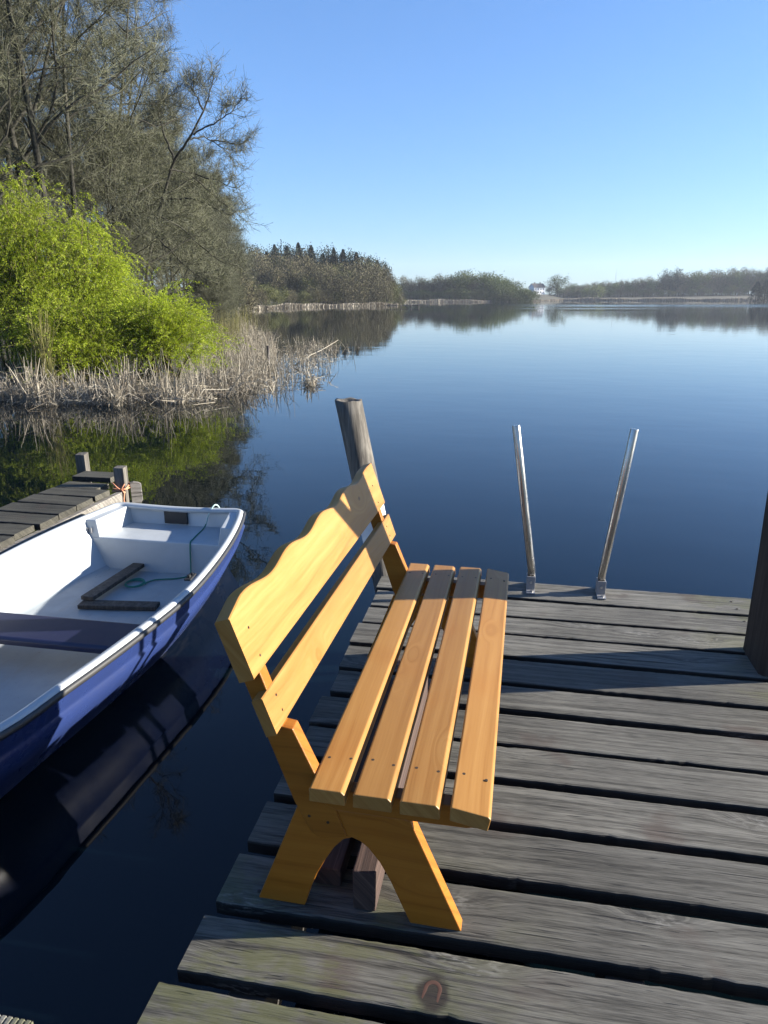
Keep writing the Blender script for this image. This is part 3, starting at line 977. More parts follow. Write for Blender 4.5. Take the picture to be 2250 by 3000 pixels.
def leaves(C, D, ln, wd, r):
    """kite leaves: centres C, directions D"""
    n = len(C)
    D = unit(D)
    S = unit(np.cross(D, r.normal(size=(n, 3))))
    ln = np.broadcast_to(ln, n)[:, None]; wd = np.broadcast_to(wd, n)[:, None]
    V = np.stack([C - D * ln / 2, C + S * wd / 2, C + D * ln / 2, C - S * wd / 2], 1).reshape(-1, 3)
    F = np.arange(n * 4).reshape(-1, 4)
    return V, F


def tubes_np(segs):
    """list of (pts (k,3), radii (k), sides)"""
    Vs, Fs, off = [], [], 0
    for pts, rad, n in segs:
        k = len(pts)
        t = np.gradient(pts, axis=0); t = unit(t)
        ref = np.array([.3, .5, .81]) if abs(t[0][2]) < .9 else np.array([1., .1, 0])
        u = unit(np.cross(t, ref)); w = np.cross(t, u)
        a = np.arange(n) * 2 * np.pi / n
        ring = pts[:, None, :] + rad[:, None, None] * (np.cos(a)[None, :, None] * u[:, None, :] + np.sin(a)[None, :, None] * w[:, None, :])
        Vs.append(ring.reshape(-1, 3))
        i = np.arange(k - 1)[:, None] * n; j = np.arange(n)[None, :]; j2 = (j + 1) % n
        Fs.append((np.stack([i + j, i + j2, i + n + j2, i + n + j], -1).reshape(-1, 4)) + off)
        off += k * n
    return np.concatenate(Vs), np.concatenate(Fs)


def join(*parts):
    Vs, Fs, mi, off = [], [], [], 0
    for V, F, m in parts:
        Vs.append(V); Fs.append(F + off); mi.append(np.full(len(F), m)); off += len(V)
    return np.concatenate(Vs), np.concatenate(Fs), np.concatenate(mi)


def limb(p, d, length, r0, r, k=7, wob=.16, up=.05, r1=.3):
    pts = [np.array(p, float)]; d = np.array(d, float)
    st = length / (k - 1)
    for _ in range(k - 1):
        d = d + r.normal(0, wob, 3) + np.array([0, 0, up]); d /= np.linalg.norm(d)
        pts.append(pts[-1] + d * st)
    return np.array(pts), np.linspace(r0, r0 * r1, k)


def bare_tree_meshes(seed, H=15., trunks=1, n1=20, low=.16, lean=(0, 0), side=None, away=None, droop=.0, twigs=26, tw_len=.52, tw_w=.0040):
    r = np.random.default_rng(seed)
    wood, fine, ends = [], [], []
    for q in range(trunks):
        b = np.array([r.normal(0, .25) * (trunks > 1), r.normal(0, .25) * (trunks > 1), -.3])
        d = np.array([lean[0] + r.normal(0, .05), lean[1] + r.normal(0, .05), 1.]); d /= np.linalg.norm(d)
        tr, rad = limb(b, d, H * r.uniform(.9, 1.05), H * .0092, r, 14, .04, .03, .12)
        wood.append((tr, rad, 9))
        for i in range(n1):
            f = low + (1 - low) * ((i + r.random()) / n1) ** .9
            ix = f * 13; i0 = min(int(ix), 12); p = tr[i0] + (tr[i0 + 1] - tr[i0]) * (ix - i0)
            a = r.random() * 6.283 if side is None or r.random() < .35 else side + r.normal(0, .6)
            if away is not None:
                for _ in range(20):
                    if math.cos(a - away) > -.35: break
                    a = r.random() * 6.283
            el = r.uniform(.15, .75) if away is None else r.uniform(.45, 1.05)
            d1 = np.array([math.cos(a) * math.cos(el), math.sin(a) * math.cos(el), math.sin(el)])
            l1 = H * (.36 * (1 - f) ** .6 + .10) * r.uniform(.75, 1.15)
            b1, rad1 = limb(p, d1, l1, .011 + H * .0038 * (1 - f * .7), r, 8, .13, .03 - droop, .22)
            wood.append((b1, rad1, 6))
            for j in range(7):
                g = .22 + .78 * (j + r.random()) / 7
                jx = min(g * 7, 6.99); j0 = int(jx); p2 = b1[j0] + (b1[j0 + 1] - b1[j0]) * (jx - j0)
                dd = unit(b1[j0 + 1] - b1[j0]); d2 = unit(dd + r.normal(0, .75, 3) + np.array([0, 0, .15]))
                l2 = l1 * (.42 * (1 - g) + .18) * r.uniform(.7, 1.2)
                b2, rad2 = limb(p2, d2, l2, .006 + .010 * l2 / 2, r, 6, .17, .05 - droop, .3)
                fine.append((b2, rad2, 4))
                for k in range(5):
                    h = .2 + .8 * (k + r.random()) / 5
                    kx = min(h * 5, 4.99); k0 = int(kx); p3 = b2[k0] + (b2[k0 + 1] - b2[k0]) * (kx - k0)
                    d3 = unit(unit(b2[k0 + 1] - b2[k0]) + r.normal(0, .65, 3) + np.array([0, 0, .2 - droop * 4]))
                    l3 = (l2 * .45 + .25) * r.uniform(.6, 1.2)
                    b3, rad3 = limb(p3, d3, l3, .0075, r, 5, .18, .05 - droop, .5)
                    fine.append((b3, rad3, 3)); ends.append(b3)
    return twig_out(r, wood, fine, np.stack(ends), twigs, tw_len, tw_w, droop)


def twig_out(r, wood, fine, E3, twigs, tw_len, tw_w, droop):
    n = len(E3)
    idx = np.repeat(np.arange(n), twigs); m = len(idx)
    f = r.uniform(.05, 4, m); i0 = np.minimum(f.astype(int), 3); fr = (f - i0)[:, None]
    P0 = E3[idx, i0] * (1 - fr) + E3[idx, i0 + 1] * fr
    D = unit(unit(E3[idx, 4] - E3[idx, 0]) + r.normal(0, 1.0, (m, 3)) + np.array([0, 0, .02 - droop * 5]))
    ln = tw_len * r.uniform(.35, 1.1, m)[:, None]
    B = r.normal(0, .2, (m, 3)) + np.array([0, 0, .06 - droop * 3])
    P1 = P0 + D * ln * .5 + B * ln * .2; P2 = P0 + D * ln + B * ln * .6
    tv, tf = ribbons(np.stack([P0, P1, P2], 1), np.stack([np.full(m, tw_w), np.full(m, tw_w * .8), np.full(m, tw_w * .45)], 1) * r.uniform(.7, 1.3, (m, 1)), r)
    sel = r.random(m) < .8
    t = r.uniform(.3, 1, sel.sum())[:, None]
    C = P0[sel] + (P2 - P0)[sel] * t + r.normal(0, .02, (sel.sum(), 3))
    bv, bf = leaves(C, D[sel] + r.normal(0, .5, C.shape), r.uniform(.025, .05, len(C)), r.uniform(.012, .026, len(C)), r)
    wv, wf = tubes_np(wood); fv, ff = tubes_np(fine)
    cv, cf, cm = join((fv, ff, 0), (tv, tf, 0), (bv, bf, 1))
    return (wv, wf), (cv, cf, cm)


def make_tree(name, label, cat, meshes, loc, rz=0, sc=1.0, group=None):
    t = thing(name, label, cat, loc, rz, group); t.scale = (sc, sc, sc)
    for ch, me in meshes: link(ch, me, t)
    return t


def tree_proto(mats_w, mats_c, wood, crown, nm):
    """build the two meshes once and hand back their data"""
    a = np_obj('trunk', *wood, mats_w, smooth=True); b = np_obj('crown', crown[0], crown[1], mats_c, mi=crown[2])
    out = [('trunk', a.data), ('crown', b.data)]
    bpy.data.objects.remove(a); bpy.data.objects.remove(b)
    return out


def bare(seed, **kw):
    w, c = bare_tree_meshes(seed, **kw)
    return tree_proto([M_bark], [M_twig, M_bud], w, c, seed)


AWAY = math.pi / 2 + YAW + R(18)
B_double = bare(1, H=16, trunks=2, n1=18, low=.30, away=AWAY)
B_tall = bare(2, H=15, trunks=1, n1=26, low=.12)
B_fork = bare(3, H=13, trunks=2, n1=16, low=.34, away=AWAY)
B_slim = bare(8, H=14, trunks=1, n1=12, low=.42, away=AWAY, twigs=18)
B_back = bare(6, H=16, trunks=1, n1=24, low=.12)
# a tree leaning out over the water: its stem and boughs follow their own course
def lean_tree_meshes(seed, d0):
    r = np.random.default_rng(seed)

    def p3(px, py, d):
        a_, b_ = (px - 1125) / 2050, (py - 1500) / 2050
        y = CP - b_ * math.sin(PITCH); z = -math.sin(PITCH) - b_ * CP
        x, yy = cam2w(a_ / y * d, d)
        return np.array([x, yy, EYE + z / y * d])
    boughs = [(.085, [(400, 880, 0), (415, 760, .2), (440, 600, .2), (498, 386, 0), (545, 315, -.3), (590, 230, -.5), (612, 165, -.4), (622, 118, -.2)]),
              (.035, [(560, 300, -.3), (618, 268, -1.), (665, 236, -1.4), (700, 196, -1.6)]), (.032, [(545, 318, -.3), (590, 312, .5), (640, 342, 1.), (674, 370, 1.2)]),
              (.03, [(610, 322, .7), (660, 330, .9), (716, 342, 1.4)]), (.042, [(492, 410, 0), (545, 420, .6), (600, 470, 1.), (655, 520, 1.2), (706, 556, 1.4)]),
              (.034, [(545, 420, .6), (620, 438, .2), (700, 472, -.2)]), (.04, [(465, 500, .1), (560, 492, -.8), (630, 522, -1.2), (694, 560, -1.4)]),
              (.04, [(455, 545, .1), (530, 590, .8), (590, 650, 1.), (650, 695, 1.), (690, 692, 1.)]), (.04, [(440, 600, .2), (500, 660, -1.), (560, 720, -1.4), (640, 750, -1.6)]),
              (.05, [(500, 380, 0), (470, 300, .8), (455, 240, 1.2), (470, 190, 1.4)]), (.05, [(450, 570, .1), (390, 520, .8), (350, 460, 1.4)]), (.04, [(590, 230, -.5), (560, 180, -1.), (556, 140, -1.2)])]
    base = p3(400, 880, d0); wood, fine, ends = [], [], []
    for q, (rad, pts) in enumerate(boughs):
        P = np.array([p3(a_, b_, d0 + c_) for a_, b_, c_ in pts]) - base
        t = np.linspace(0, len(P) - 1, 4 * len(P)); P = np.stack([np.interp(t, range(len(P)), P[:, k]) for k in range(3)], 1)
        P[1:-1] = (P[:-2] + 2 * P[1:-1] + P[2:]) / 4; P += r.normal(0, .02, P.shape)
        wood.append((P, np.linspace(rad, rad * .16, len(P)), 8))
        n_ = 16 if q else 14
        for i in range(n_):
            g = (.35 if q else .55) + (.65 if q else .45) * (i + r.random()) / n_
            j = min(int(g * (len(P) - 1)), len(P) - 2); dd = unit(P[j + 1] - P[j])
            l2 = r.uniform(.55, 1.5) * (1.25 - .6 * g)
            b2, rad2 = limb(P[j], unit(dd * .8 + r.normal(0, .65, 3) + np.array([0, 0, .25])), l2, .012, r, 6, .16, .06, .3)
            fine.append((b2, rad2, 4))
            for k in range(5):
                k0 = r.integers(1, 5)
                b3, rad3 = limb(b2[k0], unit(unit(b2[k0 + 1] - b2[k0]) + r.normal(0, .7, 3)), r.uniform(.25, .6), .006, r, 5, .2, .05, .5)
                fine.append((b3, rad3, 3)); ends.append(b3)
    return twig_out(r, wood, fine, np.stack(ends), 9, .42, .0045, 0.)


B_lean = tree_proto([M_bark], [M_twig, M_bud], *lean_tree_meshes(4, 31.), 4)
B_low = bare(5, H=9, trunks=3, n1=15, low=.08, droop=.01)


def put(meshes, px, d, label, rz=None, sc=1.0, name='bare_tree', cat='tree', group=None, sink=.0):
    x, y = at(px, d)
    return make_tree(name, label, cat, meshes, (x, y, gz(x, y) - sink), random.uniform(0, 6.28) if rz is None else rz, sc, group)


put(B_double, 150, 23, 'bare tree with twin dark trunks rising behind the bright willow', 0)
put(B_fork, 30, 22, 'bare tree with forked pale grey trunk at the left picture edge', 0, .95)
x, y = at(400, 31.)
make_tree('bare_tree', 'bare tree leaning out over the water with a bough against the sky', 'tree', B_lean, (x, y, gz(x, y)), 0)
put(B_slim, 92, 23.6, 'slender bare tree with thin straight trunk left of the twin trunked tree', 0, .95)
put(B_slim, 262, 24.6, 'slender bare tree with thin straight trunk rising above the rounded willow', 0, .9)
put(B_tall, 320, 29, 'slim bare tree standing just right of the twin trunked tree', 1.2, .85)
G_ = 'bare trees filling the wood behind the willow'
GL = 'bare grey brown tree in the dense wood behind the bright willow'
for (me, px, d, sc) in ((B_tall, -160, 27, 1.), (B_back, 90, 32, 1.0), (B_back, 255, 36, 1.0), (B_low, 300, 27, .9), (B_low, 70, 29, .9), (B_tall, 345, 41, 1.0), (B_low, 430, 36, .9),
                        (B_back, -20, 38, 1.1), (B_tall, 190, 44, 1.1), (B_low, 500, 38, 1.0), (B_low, 545, 45, 1.0), (B_low, -90, 24, 1.), (B_back, -330, 25, 1.), (B_low, -260, 21, 1.), (B_low, -520, 20, 1.), (B_tall, -620, 24, 1.), (B_back, -900, 22, 1.)):
    put(me, px, d, GL, None, sc, group=G_)
G2 = 'bare trees along the bank beyond the leaning tree'
for (me, px, d, sc) in ((B_low, 575, 56, 1.1), (B_tall, 520, 60, .9), (B_low, 600, 70, 1.15), (B_fork, 560, 76, .95), (B_low, 635, 88, 1.1), (B_low, 605, 95, 1.2), (B_low, 655, 108, 1.15), (B_fork, 640, 120, .9), (B_low, 690, 132, 1.1), (B_low, 618, 36, .3), (B_low, 632, 39, .32), (B_low, 640, 44, .36), (B_low, 628, 48, .42), (B_low, 648, 52, .42), (B_low, 655, 60, .5), (B_low, 640, 57, .45), (B_low, 662, 68, .5)):
    put(me, px, d, 'low bare tree on the bank where the near wood meets the far shore', None, sc, group=G2)


# willows -----------------------------------------------------------------
def willow(seed, a, b, h, nstem, nstr, droop, name, label, px, d, zlo=.15):
    r = np.random.default_rng(seed)
    wood, tips = [], []
    for i in range(nstem):
        ang = r.random() * 6.283; out = r.uniform(.1, 1.0)
        tgt = np.array([a * out * math.cos(ang), b * out * math.sin(ang), h * r.uniform(.5, .98) * math.sqrt(max(.08, 1 - (out * .93) ** 2)) + zlo])
        k = 9; t = np.linspace(0, 1, k)[:, None]
        p0 = np.array([r.normal(0, .35), r.normal(0, .35), -.2])
        mid = p0 * .5 + tgt * .5 + np.array([0, 0, h * .18])
        pts = (1 - t) ** 2 * p0 + 2 * t * (1 - t) * mid + t ** 2 * tgt + r.normal(0, .03, (k, 3))
        wood.append((pts, np.linspace(.035, .008, k), 5)); tips.append(pts)
    T = np.stack(tips)
    m = nstr
    idx = r.integers(0, nstem, m); f = 8 * r.uniform(.3, 1, m) ** .7; i0 = np.minimum(f.astype(int), 7); fr = (f - i0)[:, None]
    P0 = T[idx, i0] * (1 - fr) + T[idx, i0 + 1] * fr + r.normal(0, .22, (m, 3))
    outd = unit(P0 * np.array([1, 1, .35]) + 1e-6)
    D = unit(outd * .7 + r.normal(0, .55, (m, 3)) + np.array([0, 0, .5]))
    ln = r.uniform(.45, 1.15, m)[:, None]
    K = 6; ts = np.linspace(0, 1, K)
    PL = np.stack([P0 + D * ln * t + np.array([0, 0, -1.0]) * ln * droop * t ** 2 for t in ts], 1)
    PL[..., 2] = np.maximum(PL[..., 2], .12 + r.random((m, 1)) * .25)
    sv, sf = ribbons(PL, np.tile(np.linspace(.004, .002, K), (m, 1)), r)
    nl = 34
    tt = r.uniform(.05, 1, (m, nl)) * (K - 1); j0 = np.minimum(tt.astype(int), K - 2); fr = (tt - j0)[..., None]
    ar = np.arange(m)[:, None]
    C = (PL[ar, j0] * (1 - fr) + PL[ar, j0 + 1] * fr).reshape(-1, 3)
    DD = unit((PL[ar, j0 + 1] - PL[ar, j0]).reshape(-1, 3)) + r.normal(0, .55, (m * nl, 3))
    C = C + unit(DD) * .02 + r.normal(0, .018, C.shape)
    lv, lf = leaves(C, DD, r.uniform(.035, .075, len(C)), r.uniform(.012, .022, len(C)), r)
    fv, ff, fm = join((sv, sf, 0), (lv, lf, 1))
    x, y = at(px, d)
    t = thing(name, label, 'willow', (x, y, gz(x, y)))
    wv, wf = tubes_np(wood)
    np_obj('stem', wv, wf, M_willow_bark, t, smooth=True); np_obj('foliage', fv, ff, [M_willow_bark, M_willow], t, mi=fm)
    return t


willow(21, 2.3, 1.7, 5.0, 46, 3000, .85, 'willow_bush', 'tall bright yellow green willow at the left edge of the lake bank', 55, 19.2)
willow(22, 1.15, 1.2, 4.3, 30, 1600, .85, 'willow_bush', 'rounded bright green willow just right of the tallest willow', 258, 19.6)
willow(23, 1.65, 1.2, 1.9, 34, 2000, .5, 'willow_bush', 'low spreading green willow leaning over the reeds toward the open water', 440, 18.6)
willow(24, 1.5, 1.0, 1.9, 24, 1200, .5, 'willow_bush', 'low green willow in front, close above the broken reeds', 180, 17.6)


# reeds -------------------------------------------------------------------
def reed_mesh(P, Hh, lean, r, brk=.45, w=.0045):
    """stalks: base points, heights; a share is snapped over"""
    n = len(P)
    az = r.random(n) * 6.283
    L_ = np.stack([np.cos(az), np.sin(az), np.zeros(n)], 1) * (np.abs(r.normal(0, lean, n)))[:, None]
    up = unit(L_ + np.array([0, 0, 1.]))
    b = r.random(n) < brk
    f = np.where(b, r.uniform(.25, .8, n), .6)[:, None]
    P1 = P + up * Hh[:, None] * f
    az2 = az + r.normal(0, 1.2, n)
    fold = np.stack([np.cos(az2), np.sin(az2), r.uniform(-.9, .2, n)], 1)
    d2 = np.where(b[:, None], unit(fold), unit(up + r.normal(0, .12, (n, 3))))
    P2 = P1 + d2 * Hh[:, None] * (1 - f)
    P2[:, 2] = np.maximum(P2[:, 2], WATER + .005)
    ww = np.stack([np.full(n, w), np.full(n, w * .95), np.full(n, w * .5)], 1) * r.uniform(.6, 1.4, (n, 1))
    PL = np.stack([P, P1, P2], 1)
    v1, f1 = ribbons(PL, ww, r); v2, f2 = ribbons(PL, ww, r)
    # loose blades
    k = int(n * 1.0); ix = r.integers(0, n, k); t = r.random(k)[:, None]
    B0 = P[ix] * (1 - t) + P1[ix] * t
    bd = unit(r.normal(0, 1, (k, 3)) + np.array([0, 0, .4])); bl = r.uniform(.12, .4, k)[:, None]
    B1 = B0 + bd * bl * .5; B2 = B1 + unit(bd + np.array([0, 0, -1.1])) * bl * .5
    B2[:, 2] = np.maximum(B2[:, 2], WATER + .004)
    v3, f3 = ribbons(np.stack([B0, B1, B2], 1), np.tile([.004, .006, .001], (k, 1)), r)
    V, F, _ = join((v1, f1, 0), (v2, f2, 0), (v3, f3, 0))
    return V, F


def scatter(pxs, ds, z=WATER - .1):
    a = (pxs - 1125) / 2050 * CP * ds
    x, y = a * CY - ds * SY, a * SY + ds * CY
    return np.stack([x, y, np.full(len(x), z)], 1)


r = np.random.default_rng(5)
parts = []
# front belt below the willows
n = 5200
px = r.uniform(-120, 640, n); clump = np.clip(.5 + .75 * np.sin(px * .043) * np.sin(px * .019 + 1) + .25 * np.sin(px * .13), 0, 1)
keep = r.random(n) < .12 + .88 * clump ** 1.4
px = px[keep]; fr_ = np.interp(px, [-120, 0, 300, 600, 640], [15.6, 15.3, 15.2, 15.9, 16.4])
d = fr_ + .45 * np.sin(px * .031 + 2) - .2 + np.abs(r.normal(0, .8, len(px)))
h = r.uniform(.2, 1.0, len(px)) ** 1.3 * (.7 + .5 * np.sin(px * .024) ** 2) * np.interp(px, [-120, 640], [1., .9]) + .1
parts.append((*reed_mesh(scatter(px, d), h, .42, r, .6, .006), 0))
n = 1500; px = r.uniform(-1000, -110, n); d = np.interp(px, [-1000, -110], [11.6, 15.4]) + np.abs(r.normal(0, .9, n))
parts.append((*reed_mesh(scatter(px, d), r.uniform(.3, 1.2, n), .35, r, .5, .006), 0))
n = 500; px = r.uniform(-60, 700, n); d = np.interp(px, [-120, 0, 300, 600, 700], [15.2, 14.9, 14.8, 15.4, 16.2]) + r.uniform(0, 1.2, n)
parts.append((*reed_mesh(scatter(px, d), r.uniform(.3, 1.1, n), 1.0, r, .75, .007), 0))
# belt going out along the spit
n = 4800
u = r.random(n)
d = 17 + 38 * u ** 1.3
edge = np.interp(d, [16, 18, 22, 27, 33, 40, 55], [690, 740, 800, 800, 800, 770, 700])
px = edge - np.abs(r.normal(0, 1, n)) * np.interp(d, [16, 55], [120, 60])
keep = r.random(n) < .35 + .65 * np.clip(.5 + .6 * np.sin(px * .06 + d) + .4 * np.sin(d * 2.1), 0, 1)
px, d = px[keep], d[keep]; n = len(px)
parts.append((*reed_mesh(scatter(px, d), r.uniform(.35, 1.15, n), .36, r, .5), 0))
# thinning outliers standing in open water
n = 900
d = 16.6 + 17 * r.random(n) ** 1.3
edge = np.interp(d, [16, 18, 22, 27, 34], [690, 780, 850, 900, 930])
px = edge + r.normal(0, 55, n)
parts.append((*reed_mesh(scatter(px, d), r.uniform(.15, .85, n), .5, r, .55, .006), 0))
V, F, mi = join(*parts)
tag(np_obj('reed_bed', V, F, M_reed), 'broken pale dead reeds along the left bank in shallow water', 'reeds', kind='stuff')
# fresher green stalks at the back of the spit
n = 900
d = r.uniform(30, 62, n); px = np.interp(d, [30, 62], [640, 690]) + r.normal(0, 35, n)
V, F = reed_mesh(scatter(px, d), r.uniform(.9, 1.9, n), .1, r, .1)
tag(np_obj('green_reed_bed', V, F, M_reed_green), 'fresh yellow green reeds at the back of the reed bed', 'reeds', kind='stuff')
# single clumps that can be told apart
def clump_obj(name, px, d, n, spread, h0, h1, lean, label, mat, brk=.4, w=.005):
    P = scatter(px + r.normal(0, spread, n), d + r.normal(0, .15, n)); 
    c0 = P.mean(0); V, F = reed_mesh(P, r.uniform(h0, h1, n), lean, r, brk, w)
    o = np_obj(name, V - c0, F, mat, loc=tuple(c0)); return tag(o, label, 'reeds')


clump_obj('reed_clump', 905, 18.4, 90, 9, .25, .6, .7, 'small heap of broken reeds alone in open water right of the reed bed', M_reed, .6, .007)
clump_obj('reed_clump', 105, 16.2, 170, 12, .9, 2.1, .10, 'tall upright tuft of yellowish reeds before the willow at far left', M_reed_green, .12, .006)
clump_obj('reed_clump', 460, 15.5, 16, 6, .7, 1.35, .08, 'few tall thin reed stalks standing upright before the low willow', M_reed, .05, .006)
bm = bmesh.new()
x, y = at(776, 22.6)
tube(bm, [(0, 0, -.8), (.01, 0, .0), (.02, .01, .72)], [.05, .048, .045], 10)
tag(bm_obj('stake', bm, M_wet, None, smooth=True, loc=(x, y, WATER)), 'short dark wooden stake among the pale reeds', 'stake')
# fallen branch over the water
bm = bmesh.new()
a0, a1, a2, a3 = (Vector((*at(p, d_), WATER + z)) for p, d_, z in ((855, 23.2, .05), (905, 23.6, .36), (940, 24, .50), (988, 24.2, .80)))
tube(bm, [a0, a1, a2, a3], [.022, .02, .016, .008], 7)
for p, q, z0, z1 in ((905, 890, .3, .02), (925, 965, .42, .12), (940, 958, .5, .3), (960, 985, .6, .22), (890, 915, .22, .0)):
    tube(bm, [Vector((*at(p, 23.8), WATER + z0)), Vector((*at(q, 23.9), WATER + z1))], [.014, .006], 6)
bo = bm_obj('dead_branch', bm, M_reed, None, smooth=True)
tag(bo, 'pale dead branch reaching out of the reeds over the water', 'branch')

# ---------------------------------------------------------------- far shore
def far_tree_mesh(seed, H, wd, n, shape, leaf, mats, trunk=True):
    r = np.random.default_rng(seed)
    if shape == 'round':
        nc = 46
        cc = r.normal(0, 1, (nc, 3)); cc = unit(cc) * (r.random((nc, 1)) ** .45)
        cc = cc * np.array([wd, wd, H * .47]) + np.array([0, 0, H * .47])
        idx = r.integers(0, nc, n)
        C = cc[idx] + r.normal(0, 1, (n, 3)) * np.array([wd * .2, wd * .2, H * .07])
        up = unit(C - np.array([0, 0, H * .15])) + r.normal(0, .45, (n, 3)); ln = r.uniform(.6, 1.5, n) * leaf; wdt = leaf * r.uniform(.25, .55, n)
    else:
        t = r.random(n) ** .75
        lay = np.round(t * 11 + np.random.default_rng(seed + 7).normal(0, .35, n)) / 11
        t = np.clip(lay * .35 + t * .65, 0, 1)
        ang = r.random(n) * 6.283; rad = wd * (1 - t) ** .75 * r.uniform(.15, 1, n) ** .6 * (1 + .25 * np.sin(ang * 3 + lay * 20))
        C = np.stack([rad * np.cos(ang), rad * np.sin(ang), H * (.12 + .88 * t) - rad * .25], 1)
        up = np.stack([np.cos(ang), np.sin(ang), r.uniform(-.5, .35, n)], 1) + r.normal(0, .25, (n, 3)); ln = r.uniform(.6, 1.3, n) * leaf; wdt = leaf * r.uniform(.3, .6, n)
    C[:, 2] = np.maximum(C[:, 2], .25)
    lv, lf = leaves(C, up, ln, wdt, r)
    segs = [(np.array([[0, 0, -.5], [.1, 0, H * .3], [0, .1, H * .75]]), np.array([.22, .16, .05]), 6)]
    if shape == 'round':
        for i in range(9):
            a = r.random() * 6.283; z0 = H * r.uniform(.15, .5)
            segs.append((np.array([[0, 0, z0], [wd * .4 * math.cos(a), wd * .4 * math.sin(a), z0 + H * .16], [wd * .75 * math.cos(a), wd * .75 * math.sin(a), z0 + H * .36]]), np.array([.09, .06, .03]), 4))
    tv, tf = tubes_np(segs)
    V, F, mi = join((tv, tf, 0), (lv, lf, 1))
    o = np_obj('far_tree', V, F, [M_bark] + mats, mi=mi); me = o.data; bpy.data.objects.remove(o)
    return me


FT_bare = [far_tree_mesh(50 + i, 12, 3.3, 3000, 'round', .42, [M_far_bare]) for i in range(3)]
FT_olive = [far_tree_mesh(60 + i, 11, 3.4, 2600, 'round', .45, [M_far_olive]) for i in range(2)]
FT_green = [far_tree_mesh(70 + i, 10, 3.8, 2600, 'round', .5, [M_far_green]) for i in range(2)]
FT_pale = [far_tree_mesh(75, 6, 3.4, 1500, 'round', .45, [M_pale_green])]
FT_con = [far_tree_mesh(80 + i, 15, 2.6, 2200, 'cone', .6, [M_conifer]) for i in range(3)]
FT_pine = [far_tree_mesh(90 + i, 14, 2.6, 2000, 'round', .5, [M_conifer]) for i in range(2)]


def far(name, mes, px, d, hs, label, cat, group, wide=1.0, dz=0.):
    x, y = at(px, d)
    o = link(name, random.choice(mes), None, (x, y, gz(x, y) + dz), (0, 0, random.random() * 6.28))
    o.scale = (hs * wide, hs * wide, hs)
    return tag(o, label, cat, group)


rn = random.Random(3)
LB = ('bare_tree', 'bare brown tree in the far wood on the left shore', 'tree', 'bare trees of the far left wood')
LO = ('budding_tree', 'olive green budding tree in the far wood on the left shore', 'tree', 'budding trees of the far left wood')
def f2(kind, mes, px, d, hs, wide=1.0): far(kind[0], mes, px, d, hs, kind[1], kind[2], kind[3], wide)


def prof_left(px): return np.interp(px, [640, 700, 780, 900, 1060, 1120, 1160, 1185], [.92, .95, .98, .98, .98, .92, .72, .55])


for row, (d0, k) in enumerate(((166, 19), (173, 19), (181, 17))):
    for i in range(k):
        px_ = 650 + (1150 - 650) * (i + rn.uniform(.2, .8)) / k
        dd = max(d0 + rn.uniform(-2, 2), float(shore_r(math.degrees(math.atan((px_ - 1125) / 2050 * CP)))) / math.cos(math.atan((px_ - 1125) / 2050 * CP)) * .97 + 4 + row * 6)
        ol = rn.random() < .27
        f2(LO if ol else LB, FT_olive if ol else FT_bare, px_, dd, prof_left(px_) * rn.uniform(.82, 1.0) * (.93 if row else .80) * (dd / 172), 1.05)
for i in range(40):
    px_ = 700 + 435 * (i + rn.uniform(.0, 1)) / 40
    hh = np.interp(px_, [700, 760, 850, 950, 1060, 1130], [.98, 1.08, 1.2, 1.2, 1.08, .98])
    sp_ = i % 3 == 1
    far('conifer', FT_con if sp_ else FT_pine, px_, 196 + rn.uniform(-5, 5), hh * (rn.uniform(.8, 1.0) * .77 if sp_ else rn.uniform(.86, 1.0) * .80), 'dark conifer rising above the bare trees of the far left wood', 'conifer', 'conifers above the far left wood', rn.uniform(1.1, 1.6))
for i in range(16):
    px_ = 640 + 70 * rn.random(); dd = rn.uniform(84, 150)
    f2(LB, FT_bare, px_, dd, rn.uniform(.30, .5) * (1 + dd / 260), 1.2)
for i in range(30):
    px_ = 690 + 470 * (i + rn.random()) / 30
    a_ = math.atan((px_ - 1125) / 2050 * CP); dd = float(shore_r(math.degrees(a_))) * math.cos(a_) + rn.uniform(1.2, 3)
    far('brown_bush', FT_bare + FT_olive, px_, dd, rn.uniform(.26, .42), 'low brown bush behind the reed belt of the far left wood', 'bush', 'bushes under the far left wood', 1.3)
for px_, dd, q in ((1140, 187, .5), (1156, 189, .45), (1166, 190, .38), (1176, 200, .34), (1150, 194, .5)):
    far('brown_bush', FT_bare + FT_olive, px_, dd, q, 'low brown bush behind the reed belt of the far left wood', 'bush', 'bushes under the far left wood', 1.3)
# headland in the middle distance
for row, (d0, k) in enumerate(((306, 17), (316, 15))):
    for i in range(k):
        px_ = 1165 + (1562 - 1165) * (i + rn.uniform(.2, .8)) / k
        hh = np.interp(px_, [1165, 1260, 1300, 1400, 1480, 1540, 1590], [.72, .78, 1.0, 1.02, .92, .72, .4])
        g = rn.random() < np.interp(px_, [1165, 1280, 1300], [.15, .35, .75])
        far('green_tree' if g else 'bare_tree', FT_green if g else FT_bare, px_, d0 + rn.uniform(-2, 2), hh * rn.uniform(.85, 1.03) * (1.18 if g else 1.02),
            'green tree on the rounded headland across the lake' if g else 'brown bare tree on the headland across the lake', 'tree',
            'green trees on the headland' if g else 'bare trees on the headland', 1.25)
